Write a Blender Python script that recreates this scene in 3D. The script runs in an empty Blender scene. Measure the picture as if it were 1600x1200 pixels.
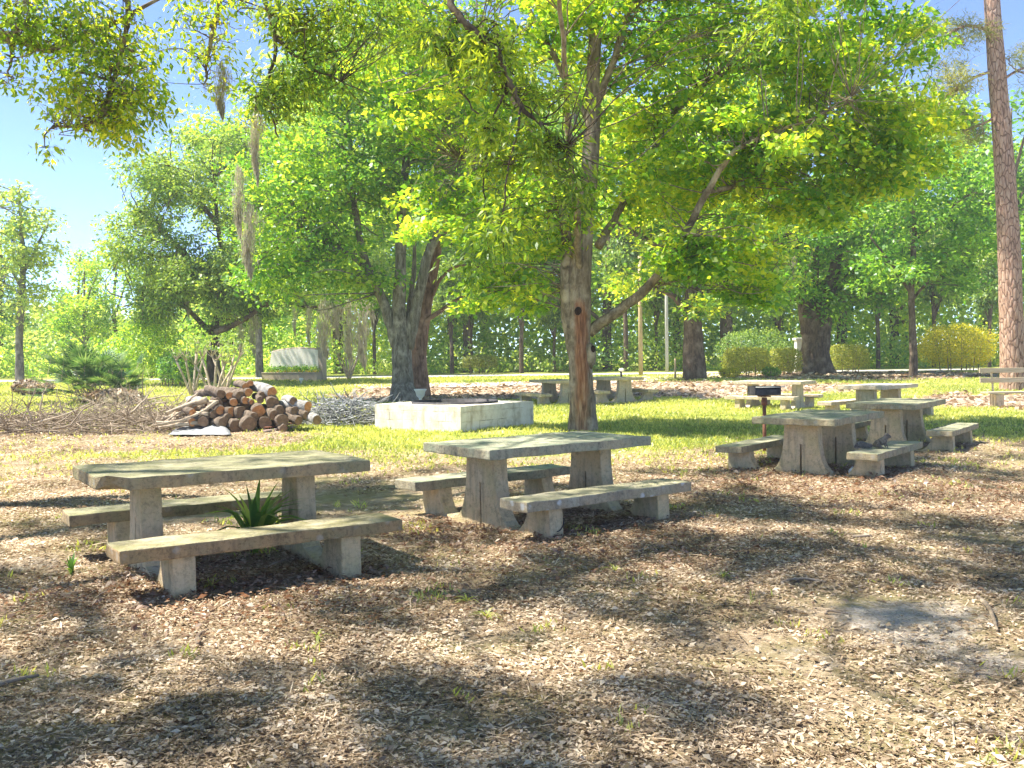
import bpy, bmesh, math, random
import numpy as np
from mathutils import Vector, Matrix, noise as mn

random.seed(7)
rng = np.random.default_rng(11)
SC = bpy.context.scene
COL = SC.collection

# ------------------------------------------------------------------ camera, sky, sun, exposure
F, PITCH, CAMH, ROLL = 1525.0, 0.0294, 1.545, -0.012
cd = bpy.data.cameras.new('camera'); cam = bpy.data.objects.new('camera', cd); COL.objects.link(cam)
cd.sensor_width = 36.0; cd.lens = F / 1600 * 36.0; cd.clip_start = 0.05; cd.clip_end = 2000
cam.matrix_world = (Matrix.Translation((0, 0, CAMH)) @ Matrix.Rotation(math.pi/2 - PITCH, 4, 'X')
                    @ Matrix.Rotation(ROLL, 4, 'Z'))
SC.camera = cam

SUN_EL = math.radians(60)
SUN_AZ = math.radians(-86)       # measured from +Y towards +X
w = bpy.data.worlds.new('World'); SC.world = w; w.use_nodes = True
wn = w.node_tree; bg = wn.nodes['Background']
sky = wn.nodes.new('ShaderNodeTexSky'); sky.sky_type = 'NISHITA'; sky.sun_disc = False
sky.sun_elevation = SUN_EL; sky.sun_rotation = SUN_AZ
sky.air_density = 0.75; sky.dust_density = 0.0; sky.ozone_density = 2.6; sky.altitude = 5000
wn.links.new(sky.outputs[0], bg.inputs[0]); bg.inputs[1].default_value = 0.15
sl = bpy.data.lights.new('sun', 'SUN'); sl.energy = 4.9; sl.angle = math.radians(0.8); sl.color = (1.0, 0.93, 0.80)
so = bpy.data.objects.new('sun', sl); COL.objects.link(so)
sd = Vector((math.sin(SUN_AZ)*math.cos(SUN_EL), math.cos(SUN_AZ)*math.cos(SUN_EL), math.sin(SUN_EL)))
so.rotation_euler = sd.to_track_quat('Z', 'Y').to_euler()
SC.view_settings.view_transform = 'Standard'; SC.view_settings.look = 'None'
SC.view_settings.exposure = 1.55; SC.view_settings.gamma = 1.0
cy = SC.cycles
cy.max_bounces = 14; cy.diffuse_bounces = 9; cy.transmission_bounces = 9; cy.glossy_bounces = 2
cy.use_denoising = True; cy.sample_clamp_indirect = 6.0
cy.use_adaptive_sampling = True; cy.adaptive_threshold = 0.02

# ------------------------------------------------------------------ helpers
def sstep(a, b, x):
    t = np.clip((x - a) / (b - a), 0, 1); return t*t*(3-2*t)
def terrain(x, y):
    x = np.asarray(x, float); y = np.asarray(y, float)
    z = 0.45 * sstep(24, 52, y)
    bump = 0.018*np.sin(x*1.3+y*0.7) + 0.014*np.sin(x*2.9-y*1.7+1.3) + 0.008*np.sin(x*5.3+y*6.1)
    return z + bump*(1 - sstep(30, 46, y))
def ter(x, y): return float(terrain(x, y))
def P(px, py, d):
    """a point seen at photo pixel (px,py), d metres ahead"""
    X, Y = px-800, py-600; c, s = math.cos(ROLL), math.sin(ROLL)
    X, Y = X*c + Y*s, -X*s + Y*c
    r, u = X/F*d, -Y/F*d
    return Vector((r, d*math.cos(PITCH) + u*math.sin(PITCH), CAMH + u*math.cos(PITCH) - d*math.sin(PITCH)))
def G(px, py):
    """where the ray of that pixel meets the ground"""
    d = 2.0
    while d < 300:
        p = P(px, py, d)
        if p.z <= ter(p.x, p.y): break
        d *= 1.004
    p.z = ter(p.x, p.y); return p
def B(px, d):
    """ground point at depth d under pixel column px"""
    p = P(px, 560, d); p.z = ter(p.x, p.y); return p

class MB:
    def __init__(s): s.v = []; s.f = []; s.m = []
    def add(s, vs, fs, mi=0):
        o = len(s.v); s.v += [tuple(q) for q in vs]; s.f += [tuple(i+o for i in f) for f in fs]; s.m += [mi]*len(fs)
    def build(s, name, mats, parent=None, smooth=True, origin=None):
        me = bpy.data.meshes.new(name)
        vs = s.v if origin is None else [(a-origin[0], b-origin[1], c-origin[2]) for a, b, c in s.v]
        me.from_pydata(vs, [], s.f)
        for m in (mats if isinstance(mats, (list, tuple)) else [mats]): me.materials.append(m)
        me.polygons.foreach_set('material_index', s.m)
        if smooth: me.polygons.foreach_set('use_smooth', [True]*len(s.f))
        me.update()
        o = bpy.data.objects.new(name, me); COL.objects.link(o)
        if origin is not None and parent is None: o.location = origin
        if parent is not None: o.parent = parent
        return o

def tube(mb, pts, rad, n=8, wob=0.0, mi=0, capmi=None, seed=0.0):
    pts = [Vector(p) for p in pts]; N = len(pts); vs = []; fs = []
    t0 = (pts[1]-pts[0]).normalized()
    ref = Vector((1, 0, 0)) if abs(t0.x) < 0.8 else Vector((0, 1, 0))
    side = t0.cross(ref).normalized()
    for i, p in enumerate(pts):
        t = (pts[min(i+1, N-1)] - pts[max(i-1, 0)]).normalized()
        side = (side - t*side.dot(t)).normalized(); b = t.cross(side)
        for k in range(n):
            a = 2*math.pi*k/n; r = rad[i]
            if wob: r *= 1 + wob*(mn.noise(Vector((math.cos(a)*1.6+seed, math.sin(a)*1.6, p.z*0.9+seed)))
                                  + 0.5*mn.noise(Vector((math.cos(a)*4, math.sin(a)*4+seed, p.z*2.4))))
            vs.append(p + side*(math.cos(a)*r) + b*(math.sin(a)*r))
    for i in range(N-1):
        for k in range(n):
            k2 = (k+1) % n
            fs.append((i*n+k, i*n+k2, (i+1)*n+k2, (i+1)*n+k))
    mb.add(vs, fs, mi)
    o = len(mb.v) - len(vs); c = mi if capmi is None else capmi
    mb.f.append(tuple(o+k for k in reversed(range(n)))); mb.m.append(c)
    mb.f.append(tuple(o+(N-1)*n+k for k in range(n))); mb.m.append(c)

def smoothpath(pts, rads, per=4, jit=0.0):
    pts = [Vector(p) for p in pts]; out = []; ro = []
    for i in range(len(pts)-1):
        p0 = pts[max(i-1, 0)]; p1 = pts[i]; p2 = pts[i+1]; p3 = pts[min(i+2, len(pts)-1)]
        for k in range(per):
            t = k/per
            q = 0.5*((2*p1) + (p2-p0)*t + (2*p0-5*p1+4*p2-p3)*t*t + (3*p1-p0-3*p2+p3)*t**3)
            if jit and (i or k): q += Vector((random.uniform(-1, 1), random.uniform(-1, 1), random.uniform(-.4, .4)))*jit
            out.append(q); ro.append(rads[i]*(1-t)+rads[i+1]*t)
    out.append(pts[-1]); ro.append(rads[-1]); return out, ro

def leafmesh(name, pos, axis, nrm, L, W, mat, parent=None, fold=0.18, origin=(0, 0, 0)):
    pos = np.asarray(pos) - np.asarray(origin, float); n = len(pos)
    axis = axis/np.linalg.norm(axis, axis=1, keepdims=True)
    side = np.cross(axis, nrm); side /= (np.linalg.norm(side, axis=1, keepdims=True)+1e-9)
    nn = np.cross(side, axis); L = np.asarray(L)[:, None]; W = np.asarray(W)[:, None]
    v = np.empty((n, 4, 3), np.float32)
    v[:, 0] = pos - axis*L*.5; v[:, 2] = pos + axis*L*.5
    v[:, 1] = pos + side*W*.5 + nn*W*fold - axis*L*.08; v[:, 3] = pos - side*W*.5 + nn*W*fold - axis*L*.08
    me = bpy.data.meshes.new(name)
    me.vertices.add(n*4); me.vertices.foreach_set('co', v.ravel())
    me.loops.add(n*4); me.loops.foreach_set('vertex_index', np.arange(n*4, dtype=np.int32))
    me.polygons.add(n); me.polygons.foreach_set('loop_start', np.arange(0, n*4, 4, dtype=np.int32))
    me.polygons.foreach_set('loop_total', np.full(n, 4, np.int32))
    me.materials.append(mat); me.update(calc_edges=True)
    o = bpy.data.objects.new(name, me); COL.objects.link(o)
    if parent is not None: o.parent = parent
    return o

def empty(name, loc, rz=0):
    o = bpy.data.objects.new(name, None); COL.objects.link(o); o.location = loc; o.rotation_euler = (0, 0, rz)
    o.empty_display_size = 0.2; return o
def tag(o, label=None, cat=None, group=None, kind=None):
    if label: o['label'] = label
    if cat: o['category'] = cat
    if group: o['group'] = group
    if kind: o['kind'] = kind
    return o
def copy_tree(o, parent=None):
    c = o.copy(); COL.objects.link(c); c.parent = parent
    for ch in list(o.children): copy_tree(ch, c)
    return c

# ------------------------------------------------------------------ materials
def newmat(name):
    m = bpy.data.materials.new(name); m.use_nodes = True
    nt = m.node_tree; b = nt.nodes['Principled BSDF']; b.inputs['Specular IOR Level'].default_value = 0.25
    return m, nt, b
def N(nt, t, **kw):
    n = nt.nodes.new(t)
    for k, v in kw.items():
        if k.startswith('i_'): n.inputs[k[2:].replace('_', ' ')].default_value = v
        else: setattr(n, k, v)
    return n
def ramp(nt, fac, stops):
    r = nt.nodes.new('ShaderNodeValToRGB'); e = r.color_ramp.elements
    while len(e) < len(stops): e.new(0.5)
    for q, (p, c) in zip(e, stops): q.position = p; q.color = tuple(c)+(1,) if len(c) == 3 else c
    nt.links.new(fac, r.inputs[0]); return r.outputs[0]
def noise(nt, vec, scale, detail=5, rough=.6, dist=0):
    n = N(nt, 'ShaderNodeTexNoise'); n.inputs['Scale'].default_value = scale; n.inputs['Detail'].default_value = detail
    n.inputs['Roughness'].default_value = rough; n.inputs['Distortion'].default_value = dist
    if vec is not None: nt.links.new(vec, n.inputs['Vector'])
    return n.outputs['Fac']
def mixc(nt, fac, a, b, mode='MIX'):
    m = nt.nodes.new('ShaderNodeMix'); m.data_type = 'RGBA'; m.blend_type = mode
    for s, v in ((m.inputs[0], fac), (m.inputs[6], a), (m.inputs[7], b)):
        if hasattr(v, 'is_output'): nt.links.new(v, s)
        else: s.default_value = v if isinstance(v, (int, float)) else tuple(v)+(1,)
    return m.outputs[2]
def mth(nt, op, a, b=None):
    m = nt.nodes.new('ShaderNodeMath'); m.operation = op
    for i, v in enumerate((a, b)):
        if v is None: continue
        if hasattr(v, 'is_output'): nt.links.new(v, m.inputs[i])
        else: m.inputs[i].default_value = v
    return m.outputs[0]
def bump(nt, b, h, dist=.02, strength=.6):
    n = nt.nodes.new('ShaderNodeBump'); n.inputs['Distance'].default_value = dist; n.inputs['Strength'].default_value = strength
    nt.links.new(h, n.inputs['Height']); nt.links.new(n.outputs[0], b.inputs['Normal'])
def objvec(nt, scale=None):
    t = nt.nodes.new('ShaderNodeTexCoord')
    if scale is None: return t.outputs['Object']
    m = nt.nodes.new('ShaderNodeMapping'); m.inputs['Scale'].default_value = scale
    nt.links.new(t.outputs['Object'], m.inputs[0]); return m.outputs[0]
def simple(name, c1, c2, scale=8, rough=.85, bmp=.01, metal=0, vscale=None):
    m, nt, b = newmat(name); v = objvec(nt, vscale); f = noise(nt, v, scale, 6, .65)
    nt.links.new(ramp(nt, f, [(.35, c1), (.65, c2)]), b.inputs['Base Color'])
    b.inputs['Roughness'].default_value = rough; b.inputs['Metallic'].default_value = metal
    if bmp: bump(nt, b, noise(nt, v, scale*3, 6, .7), bmp)
    return m

def concrete(name, base, warm, green, top, spots=0.0, dark=0.35):
    """weathered cast concrete: grain, algae, lichen discs, mossy upper face"""
    m, nt, b = newmat(name); v = objvec(nt)
    f = noise(nt, v, 3.2, 6, .65); g = noise(nt, v, 40, 4, .7); s = noise(nt, objvec(nt, (5, 5, .8)), 3.0, 5, .6)
    c = ramp(nt, f, [(.32, base), (.55, warm), (.75, base)])
    c = mixc(nt, ramp(nt, s, [(.5, (0, 0, 0)), (.72, (.8, .8, .8))]), c, tuple(q*.5 for q in base))
    c = mixc(nt, ramp(nt, noise(nt, v, 2.1, 5, .6), [(.46, (0, 0, 0)), (.62, (.75, .75, .75))]), c, green)
    geo = nt.nodes.new('ShaderNodeNewGeometry'); sx = nt.nodes.new('ShaderNodeSeparateXYZ'); nt.links.new(geo.outputs['True Normal'], sx.inputs[0])
    up = ramp(nt, sx.outputs[2], [(.6, (0, 0, 0)), (.9, (1, 1, 1))])
    topc = mixc(nt, ramp(nt, noise(nt, v, 5, 7, .7), [(.4, (0, 0, 0)), (.6, (1, 1, 1))]), top, green)
    topc = mixc(nt, ramp(nt, noise(nt, v, 8, 8, .8), [(.50, (0, 0, 0)), (.60, (.75, .75, .75))]), topc, tuple(q*.42 for q in top))
    topc = mixc(nt, ramp(nt, noise(nt, v, 2.3, 6, .7), [(.54, (0, 0, 0)), (.66, (.6, .6, .6))]), topc, (.50, .45, .34))
    c = mixc(nt, ramp(nt, noise(nt, v, 11, 8, .8), [(.52, (0, 0, 0)), (.62, (.55, .55, .55))]), c, tuple(q*.4 for q in base))
    c = mixc(nt, up, c, topc)
    c = mixc(nt, ramp(nt, g, [(.3, (dark,)*3), (.55, (1, 1, 1))]), (0, 0, 0), c) if False else mixc(nt, 1.0, c, ramp(nt, g, [(.3, (dark+.2,)*3), (.5, (1, 1, 1))]), 'MULTIPLY')
    if spots:
        vo = N(nt, 'ShaderNodeTexVoronoi'); vo.inputs['Scale'].default_value = 9; nt.links.new(v, vo.inputs['Vector'])
        vd = mth(nt, 'ADD', vo.outputs['Distance'], mth(nt, 'MULTIPLY', g, .5))
        k = mth(nt, 'MULTIPLY', ramp(nt, vd, [(.42, (1, 1, 1)), (.56, (0, 0, 0))]), ramp(nt, noise(nt, v, 1.7, 2), [(.45, (0, 0, 0)), (.5, (spots,)*3)]))
        k = mth(nt, 'MULTIPLY', k, mth(nt, 'SUBTRACT', 1.0, up))
        c = mixc(nt, k, c, (.58, .59, .57))
    nt.links.new(c, b.inputs['Base Color']); b.inputs['Roughness'].default_value = .93
    h = mth(nt, 'ADD', noise(nt, v, 90, 4, .7), mth(nt, 'MULTIPLY', noise(nt, v, 18, 5, .7), 1.6))
    bump(nt, b, h, .008, .9)
    return m

def bark(name, c1, c2, c3, vs=(7, 7, 1.6), sc=1.6, bd=.05, wound=False):
    m, nt, b = newmat(name); v = objvec(nt, vs); v0 = objvec(nt)
    f = noise(nt, v, sc, 8, .7, .6)
    c = ramp(nt, f, [(.33, c1), (.52, c2), (.68, c3)])
    c = mixc(nt, ramp(nt, noise(nt, v0, 2.2, 5), [(.5, (0, 0, 0)), (.68, (.6, .6, .6))]), c, tuple(q*1.5+.03 for q in c3))
    if wound:
        sx = nt.nodes.new('ShaderNodeSeparateXYZ'); nt.links.new(v0, sx.inputs[0])
        wx = mth(nt, 'ABSOLUTE', mth(nt, 'ADD', mth(nt, 'ADD', sx.outputs[0], .02), mth(nt, 'MULTIPLY', mth(nt, 'SUBTRACT', f, .5), .10)))
        wx = mth(nt, 'ADD', wx, mth(nt, 'MULTIPLY', mth(nt, 'SUBTRACT', noise(nt, objvec(nt, (3, 3, 1.3)), 1.5, 5, .6), .5), .16))
        k = ramp(nt, wx, [(.085, (1, 1, 1)), (.16, (0, 0, 0))])
        k = mth(nt, 'MULTIPLY', k, mth(nt, 'LESS_THAN', sx.outputs[1], 0.0))
        k = mth(nt, 'MULTIPLY', k, ramp(nt, mth(nt, 'ADD', mth(nt, 'MULTIPLY', sx.outputs[2], .3), mth(nt, 'MULTIPLY', mth(nt, 'SUBTRACT', f, .5), .12)), [(.76, (1, 1, 1)), (.80, (0, 0, 0))]))
        wc = ramp(nt, noise(nt, objvec(nt, (14, 14, 1.2)), 2, 6), [(.3, (.09, .05, .03)), (.5, (.28, .165, .105)), (.7, (.46, .35, .25))])
        wc = mixc(nt, ramp(nt, sx.outputs[2], [(0, (0, 0, 0)), (1, (1, 1, 1))]), wc, mixc(nt, 1.0, wc, (.95, .72, .62), 'MULTIPLY'))
        c = mixc(nt, k, c, wc)
    nt.links.new(c, b.inputs['Base Color']); b.inputs['Roughness'].default_value = .95
    bump(nt, b, f, bd, 1.0)
    return m

def leafmat(name, dark, mid, lite, trans=.5, patch=.35, tcol=None):
    m = bpy.data.materials.new(name); m.use_nodes = True; nt = m.node_tree; nt.nodes.clear()
    out = nt.nodes.new('ShaderNodeOutputMaterial'); geo = nt.nodes.new('ShaderNodeNewGeometry')
    f = mth(nt, 'ADD', mth(nt, 'MULTIPLY', geo.outputs['Random Per Island'], .5), mth(nt, 'MULTIPLY', noise(nt, objvec(nt), patch, 3, .5), .9))
    c = ramp(nt, f, [(.38, dark), (.66, mid), (.95, lite)])
    d = nt.nodes.new('ShaderNodeBsdfDiffuse'); t = nt.nodes.new('ShaderNodeBsdfTranslucent'); g = nt.nodes.new('ShaderNodeBsdfGlossy')
    g.inputs['Roughness'].default_value = .45; g.inputs['Color'].default_value = (.9, .95, 1, 1)
    nt.links.new(c, d.inputs[0])
    tc = mixc(nt, 1.0, c, tcol or (2.3, 2.1, .9), 'MULTIPLY'); nt.links.new(tc, t.inputs[0])
    m1 = nt.nodes.new('ShaderNodeMixShader'); m1.inputs[0].default_value = trans
    nt.links.new(d.outputs[0], m1.inputs[1]); nt.links.new(t.outputs[0], m1.inputs[2])
    m2 = nt.nodes.new('ShaderNodeMixShader'); m2.inputs[0].default_value = .035
    nt.links.new(m1.outputs[0], m2.inputs[1]); nt.links.new(g.outputs[0], m2.inputs[2])
    nt.links.new(m2.outputs[0], out.inputs[0]); return m

M = {}
M['conc_a'] = concrete('concrete_brown_lichen', (.35, .285, .19), (.41, .30, .165), (.26, .255, .14), (.37, .345, .235), .2)
M['conc_brown'] = concrete('concrete_rust_brown', (.32, .235, .14), (.41, .275, .14), (.24, .22, .11), (.40, .36, .24), .25)
M['conc_b'] = concrete('concrete_grey_green', (.38, .355, .27), (.42, .355, .23), (.27, .315, .225), (.43, .41, .30), 0)
M['conc_spot'] = concrete('concrete_lichen_spots', (.45, .41, .32), (.41, .33, .22), (.31, .30, .19), (.45, .41, .28), .9)
M['conc_leg'] = concrete('concrete_leg', (.58, .49, .335), (.62, .48, .29), (.44, .39, .21), (.46, .42, .32), 0, .55)
M['conc_c'] = concrete('concrete_mossy', (.37, .33, .23), (.41, .33, .20), (.28, .29, .17), (.38, .37, .27), .2)
M['conc_pale'] = concrete('concrete_bleached', (.62, .54, .42), (.62, .48, .32), (.52, .46, .34), (.66, .62, .54), 0, .6)
M['block'] = None
def blockmat():
    m, nt, b = newmat('painted_block_wall'); v = objvec(nt)
    uv = nt.nodes.new('ShaderNodeTexCoord').outputs['UV']
    br = N(nt, 'ShaderNodeTexBrick'); br.inputs['Scale'].default_value = 1.0; br.inputs['Mortar Size'].default_value = .008
    br.inputs['Brick Width'].default_value = .4; br.inputs['Row Height'].default_value = .2; nt.links.new(uv, br.inputs['Vector'])
    br.inputs['Mortar Smooth'].default_value = .3
    f = noise(nt, v, 4, 7, .7)
    c = ramp(nt, f, [(.3, (.48, .41, .32)), (.5, (.70, .65, .56)), (.7, (.79, .76, .69))])
    cr = mth(nt, 'MULTIPLY', br.outputs['Fac'], ramp(nt, noise(nt, v, 2.4, 4), [(.50, (0, 0, 0)), (.66, (.7, .7, .7))]))
    c = mixc(nt, ramp(nt, noise(nt, objvec(nt, (3, 3, .7)), 1.6, 6, .7), [(.52, (0, 0, 0)), (.7, (.7, .7, .7))]), c, (.34, .29, .20))
    c = mixc(nt, cr, c, (.12, .10, .08))
    nt.links.new(c, b.inputs['Base Color']); b.inputs['Roughness'].default_value = .9
    bump(nt, b, mth(nt, 'SUBTRACT', noise(nt, v, 25, 5), br.outputs['Fac']), .01, .7); return m
M['block'] = blockmat()
M['bark_main'] = bark('bark_laurel_oak', (.07, .05, .035), (.24, .185, .13), (.40, .33, .26), wound=True)
M['bark_limb'] = bark('bark_branch', (.06, .045, .03), (.20, .155, .105), (.36, .30, .22), vs=(5, 5, 3), bd=.02)
M['bark_grey'] = bark('bark_grey', (.05, .045, .035), (.17, .155, .12), (.31, .29, .235))
M['bark_red'] = bark('bark_reddish', (.05, .03, .02), (.20, .12, .075), (.30, .20, .14))
M['bark_dark'] = bark('bark_dark_oak', (.03, .022, .016), (.11, .08, .055), (.20, .155, .11))
def pinebark():
    m, nt, b = newmat('bark_pine'); v = objvec(nt, (5.5, 5.5, 1.7))
    vo = N(nt, 'ShaderNodeTexVoronoi', feature='DISTANCE_TO_EDGE'); vo.inputs['Scale'].default_value = 2.2
    wv = nt.nodes.new('ShaderNodeMix'); wv.data_type = 'VECTOR'; wv.inputs[0].default_value = .25
    nn = N(nt, 'ShaderNodeTexNoise'); nn.inputs['Scale'].default_value = 1.4; nt.links.new(v, nn.inputs['Vector'])
    nt.links.new(v, wv.inputs[4]); nt.links.new(nn.outputs['Color'], wv.inputs[5]); nt.links.new(wv.outputs[1], vo.inputs['Vector'])
    c = ramp(nt, noise(nt, v, 2.5, 6, .7), [(.3, (.24, .13, .09)), (.5, (.40, .26, .19)), (.7, (.50, .38, .31))])
    c = mixc(nt, ramp(nt, vo.outputs['Distance'], [(.0, (1, 1, 1)), (.10, (0, 0, 0))]), c, (.10, .055, .04))
    nt.links.new(c, b.inputs['Base Color']); b.inputs['Roughness'].default_value = .95
    bump(nt, b, vo.outputs['Distance'], .06, .8); return m
M['bark_pine'] = pinebark()
M['twig'] = simple('dead_twig', (.16, .12, .08), (.42, .34, .26), 4, .9, .004)
M['twig_grey'] = simple('grey_twig', (.16, .165, .17), (.46, .47, .48), 4, .9, .004)
M['log_bark'] = simple('log_bark', (.07, .055, .04), (.25, .195, .15), 9, .95, .02)
M['log_grey'] = simple('log_bark_grey', (.17, .16, .15), (.46, .45, .43), 7, .95, .02)
M['log_pale'] = simple('log_bare_wood', (.30, .23, .16), (.55, .46, .35), 7, .9, .01)
def cutmat(name, c1, c2):
    m, nt, b = newmat(name); v = objvec(nt); f = noise(nt, v, 12, 5, .7)
    nt.links.new(ramp(nt, f, [(.3, c1), (.65, c2)]), b.inputs['Base Color']); b.inputs['Roughness'].default_value = .9
    bump(nt, b, noise(nt, v, 50, 3), .005); return m
M['cut_orange'] = cutmat('cut_wood_orange', (.33, .12, .045), (.62, .30, .13))
M['cut_brown'] = cutmat('cut_wood_brown', (.12, .075, .05), (.30, .19, .12))
M['soot'] = simple('sooty_steel', (.03, .03, .035), (.09, .085, .09), 10, .7, .004, .3)
M['rust'] = simple('rusty_steel', (.12, .05, .03), (.28, .13, .08), 14, .85, .003)
M['tarp'] = simple('grey_plastic_sheet', (.22, .23, .24), (.42, .44, .46), 5, .5, .004)
M['plank'] = simple('painted_plank', (.62, .56, .52), (.30, .14, .11), 5, .8, .004, 0, (1, 8, 8))
M['stucco'] = simple('white_stucco', (.74, .71, .64), (.82, .80, .75), 10, .9, .003)
M['stucco_tan'] = simple('tan_stucco', (.38, .31, .24), (.46, .38, .31), 20, .9, .006)
M['tanwood'] = simple('weathered_tan_boards', (.40, .32, .22), (.56, .48, .36), 6, .85, .004, 0, (.6, 6, 6))
M['pole'] = simple('pole_wood', (.36, .27, .15), (.55, .44, .28), 6, .85, .004, 0, (6, 6, .8))
M['pole_grey'] = simple('pole_grey', (.36, .36, .33), (.50, .50, .46), 6, .85, .004, 0, (6, 6, .8))
M['fur'] = simple('grey_fur', (.075, .068, .06), (.19, .17, .15), 60, .9, .004)
M['fur_pale'] = simple('pale_fur', (.30, .28, .25), (.45, .43, .40), 60, .9, .004)
M['black'] = simple('black_eye', (.01, .01, .01), (.015, .015, .015), 5, .2, 0)
M['paper'] = simple('white_paper', (.6, .6, .6), (.8, .8, .8), 20, .7, .003)
M['hollow'] = simple('dark_hollow', (.012, .008, .006), (.04, .022, .015), 15, 1, .01)
M['yellow'] = simple('yellow_petals', (.7, .5, .05), (.85, .65, .1), 20, .7, 0)
L_MAIN = leafmat('leaf_main', (.065, .18, .025), (.18, .34, .035), (.50, .54, .05), .60, .55)
L_TWIN = leafmat('leaf_twin', (.045, .14, .03), (.12, .28, .04), (.34, .46, .06), .5, .45)
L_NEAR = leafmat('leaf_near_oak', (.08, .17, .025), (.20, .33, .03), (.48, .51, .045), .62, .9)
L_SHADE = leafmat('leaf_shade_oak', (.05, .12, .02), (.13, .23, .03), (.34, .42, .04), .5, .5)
L_LIVE = leafmat('leaf_live_oak', (.05, .12, .04), (.15, .26, .065), (.34, .44, .10), .45, .4)
L_DEEP = leafmat('leaf_deep_green', (.035, .12, .025), (.11, .27, .035), (.28, .44, .06), .5, .45)
L_WOOD = leafmat('leaf_woodland', (.07, .19, .035), (.20, .34, .055), (.44, .52, .09), .66, .22)
L_WOODB = leafmat('leaf_woodland_pale', (.12, .21, .08), (.25, .35, .12), (.43, .49, .19), .65, .12)
L_UNDER = leafmat('leaf_undergrowth', (.08, .20, .06), (.22, .36, .09), (.50, .58, .18), .62, .2)
L_HEDGE = leafmat('leaf_hedge', (.13, .17, .04), (.26, .30, .06), (.42, .42, .09), .45, .5)
L_BUSH = leafmat('leaf_golden_bush', (.18, .22, .02), (.38, .38, .025), (.60, .54, .04), .45, .5)
L_PALM = leafmat('leaf_palm', (.03, .08, .03), (.07, .15, .06), (.20, .28, .14), .35, .8)
L_PINE = leafmat('leaf_pine', (.08, .12, .05), (.17, .20, .06), (.30, .30, .10), .45, .3)
L_GRASS = leafmat('leaf_grass', (.16, .22, .06), (.32, .375, .11), (.58, .57, .24), .45, .2)
L_MOSS = leafmat('spanish_moss', (.25, .23, .17), (.42, .39, .30), (.60, .56, .45), .4, 2, (1.5, 1.4, 1.2))
L_DEAD = leafmat('dead_leaf', (.14, .10, .06), (.36, .27, .18), (.74, .62, .47), .2, 1.3, (1.2, 1.0, .8))
L_RUST = leafmat('rusty_leaf', (.11, .065, .04), (.24, .155, .10), (.40, .28, .19), .3, 2, (1.4, 1, .8))
L_PLANT = leafmat('leaf_strap_plant', (.07, .17, .05), (.17, .32, .08), (.42, .55, .14), .4, 3)

# ------------------------------------------------------------------ ground
def axis(segs):
    out = [segs[0][0]]
    for a, b, s in segs:
        n = max(1, int(round((b-a)/s))); out += [a+(b-a)*(i+1)/n for i in range(n)]
    return np.array(out)
gx = axis([(-220, -60, 8), (-60, -22, 1.2), (-22, 22, .22), (22, 60, 1.2), (60, 220, 8)])
gy = axis([(-40, 0, 2.5), (0, 34, .22), (34, 70, .7), (70, 420, 12)])
X, Y = np.meshgrid(gx, gy)
def vnoise(x, y, s, seed):
    out = np.zeros(np.shape(x)); r = np.random.default_rng(seed)
    for k in range(7):
        a = r.uniform(0, 6.28); fr = s*r.uniform(.6, 1.9); ph = r.uniform(0, 6.28)
        out = out + np.sin((x*math.cos(a)+y*math.sin(a))*fr+ph)
    return out/7*1.8
def ell(x, y, cx, cy, rx, ry, soft=.25, seed=1):
    d = np.sqrt(((x-cx)/rx)**2 + ((y-cy)/ry)**2) + .16*vnoise(x, y, 1.4, seed)
    return 1 - sstep(1-soft, 1+soft, d)
def litter_mask(x, y):
    edge = 15.4 + .9*vnoise(x, y*.3, .55, 3) + np.where(x > 2.5, (x-2.5)*.28, 0) - np.where(x < -1, 0, 0)
    m = 1 - sstep(-2.2, 2.4, y-edge + .9*vnoise(x, y, 1.9, 5))
    m = np.maximum(m, ell(x, y, -8.6, 18.6, 4.6, 3.4, .3, 8))           # under the brush
    return m
gA = G(820, 622); gB = G(1150, 607)
def mulch_mask(x, y):
    m = ell(x, y, 3.6, 37.2, 9.5, 5.2, .12, 4)
    m = np.maximum(m, ell(x, y, 16.5, 46, 6.5, 4.5, .15, 6))
    m = np.maximum(m, ell(x, y, -3.0, 34.5, 3.6, 3.2, .15, 7))
    m = np.maximum(m, ell(x, y, 15.5, 27.5, 3.6, 4.6, .2, 9))
    return m
sandc = [G(1420, 985), G(1260, 1030), G(1190, 825), G(1540, 1040), G(40, 880), G(1465, 960)]
def sand_mask(x, y):
    m = np.zeros(np.shape(x))
    for c, (rx, ry), k in zip(sandc, [(.42, .6), (.3, .3), (.35, .5), (.35, .3), (.5, .5), (.4, .35)], [.60, .48, .52, .58, .5, .56]):
        m = np.maximum(m, k*ell(x, y, c.x, c.y, rx, ry, .55, 12))
    return m
me = bpy.data.meshes.new('ground'); nx, ny = len(gx), len(gy)
Z = terrain(X, Y)
co = np.stack([X, Y, Z], -1).reshape(-1, 3)
idx = np.arange(nx*ny).reshape(ny, nx)
q = np.stack([idx[:-1, :-1], idx[:-1, 1:], idx[1:, 1:], idx[1:, :-1]], -1).reshape(-1, 4)
me.vertices.add(len(co)); me.vertices.foreach_set('co', co.ravel().astype(np.float32))
me.loops.add(q.size); me.loops.foreach_set('vertex_index', q.ravel().astype(np.int32))
me.polygons.add(len(q)); me.polygons.foreach_set('loop_start', np.arange(0, q.size, 4, dtype=np.int32)); me.polygons.foreach_set('loop_total', np.full(len(q), 4, np.int32))
me.polygons.foreach_set('use_smooth', [True]*len(q)); me.update(calc_edges=True)
at = me.color_attributes.new('cover', 'FLOAT_COLOR', 'POINT')
cc = np.stack([litter_mask(X, Y), mulch_mask(X, Y), sand_mask(X, Y), np.ones_like(X)], -1).reshape(-1)
at.data.foreach_set('color', cc.astype(np.float32))
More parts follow.
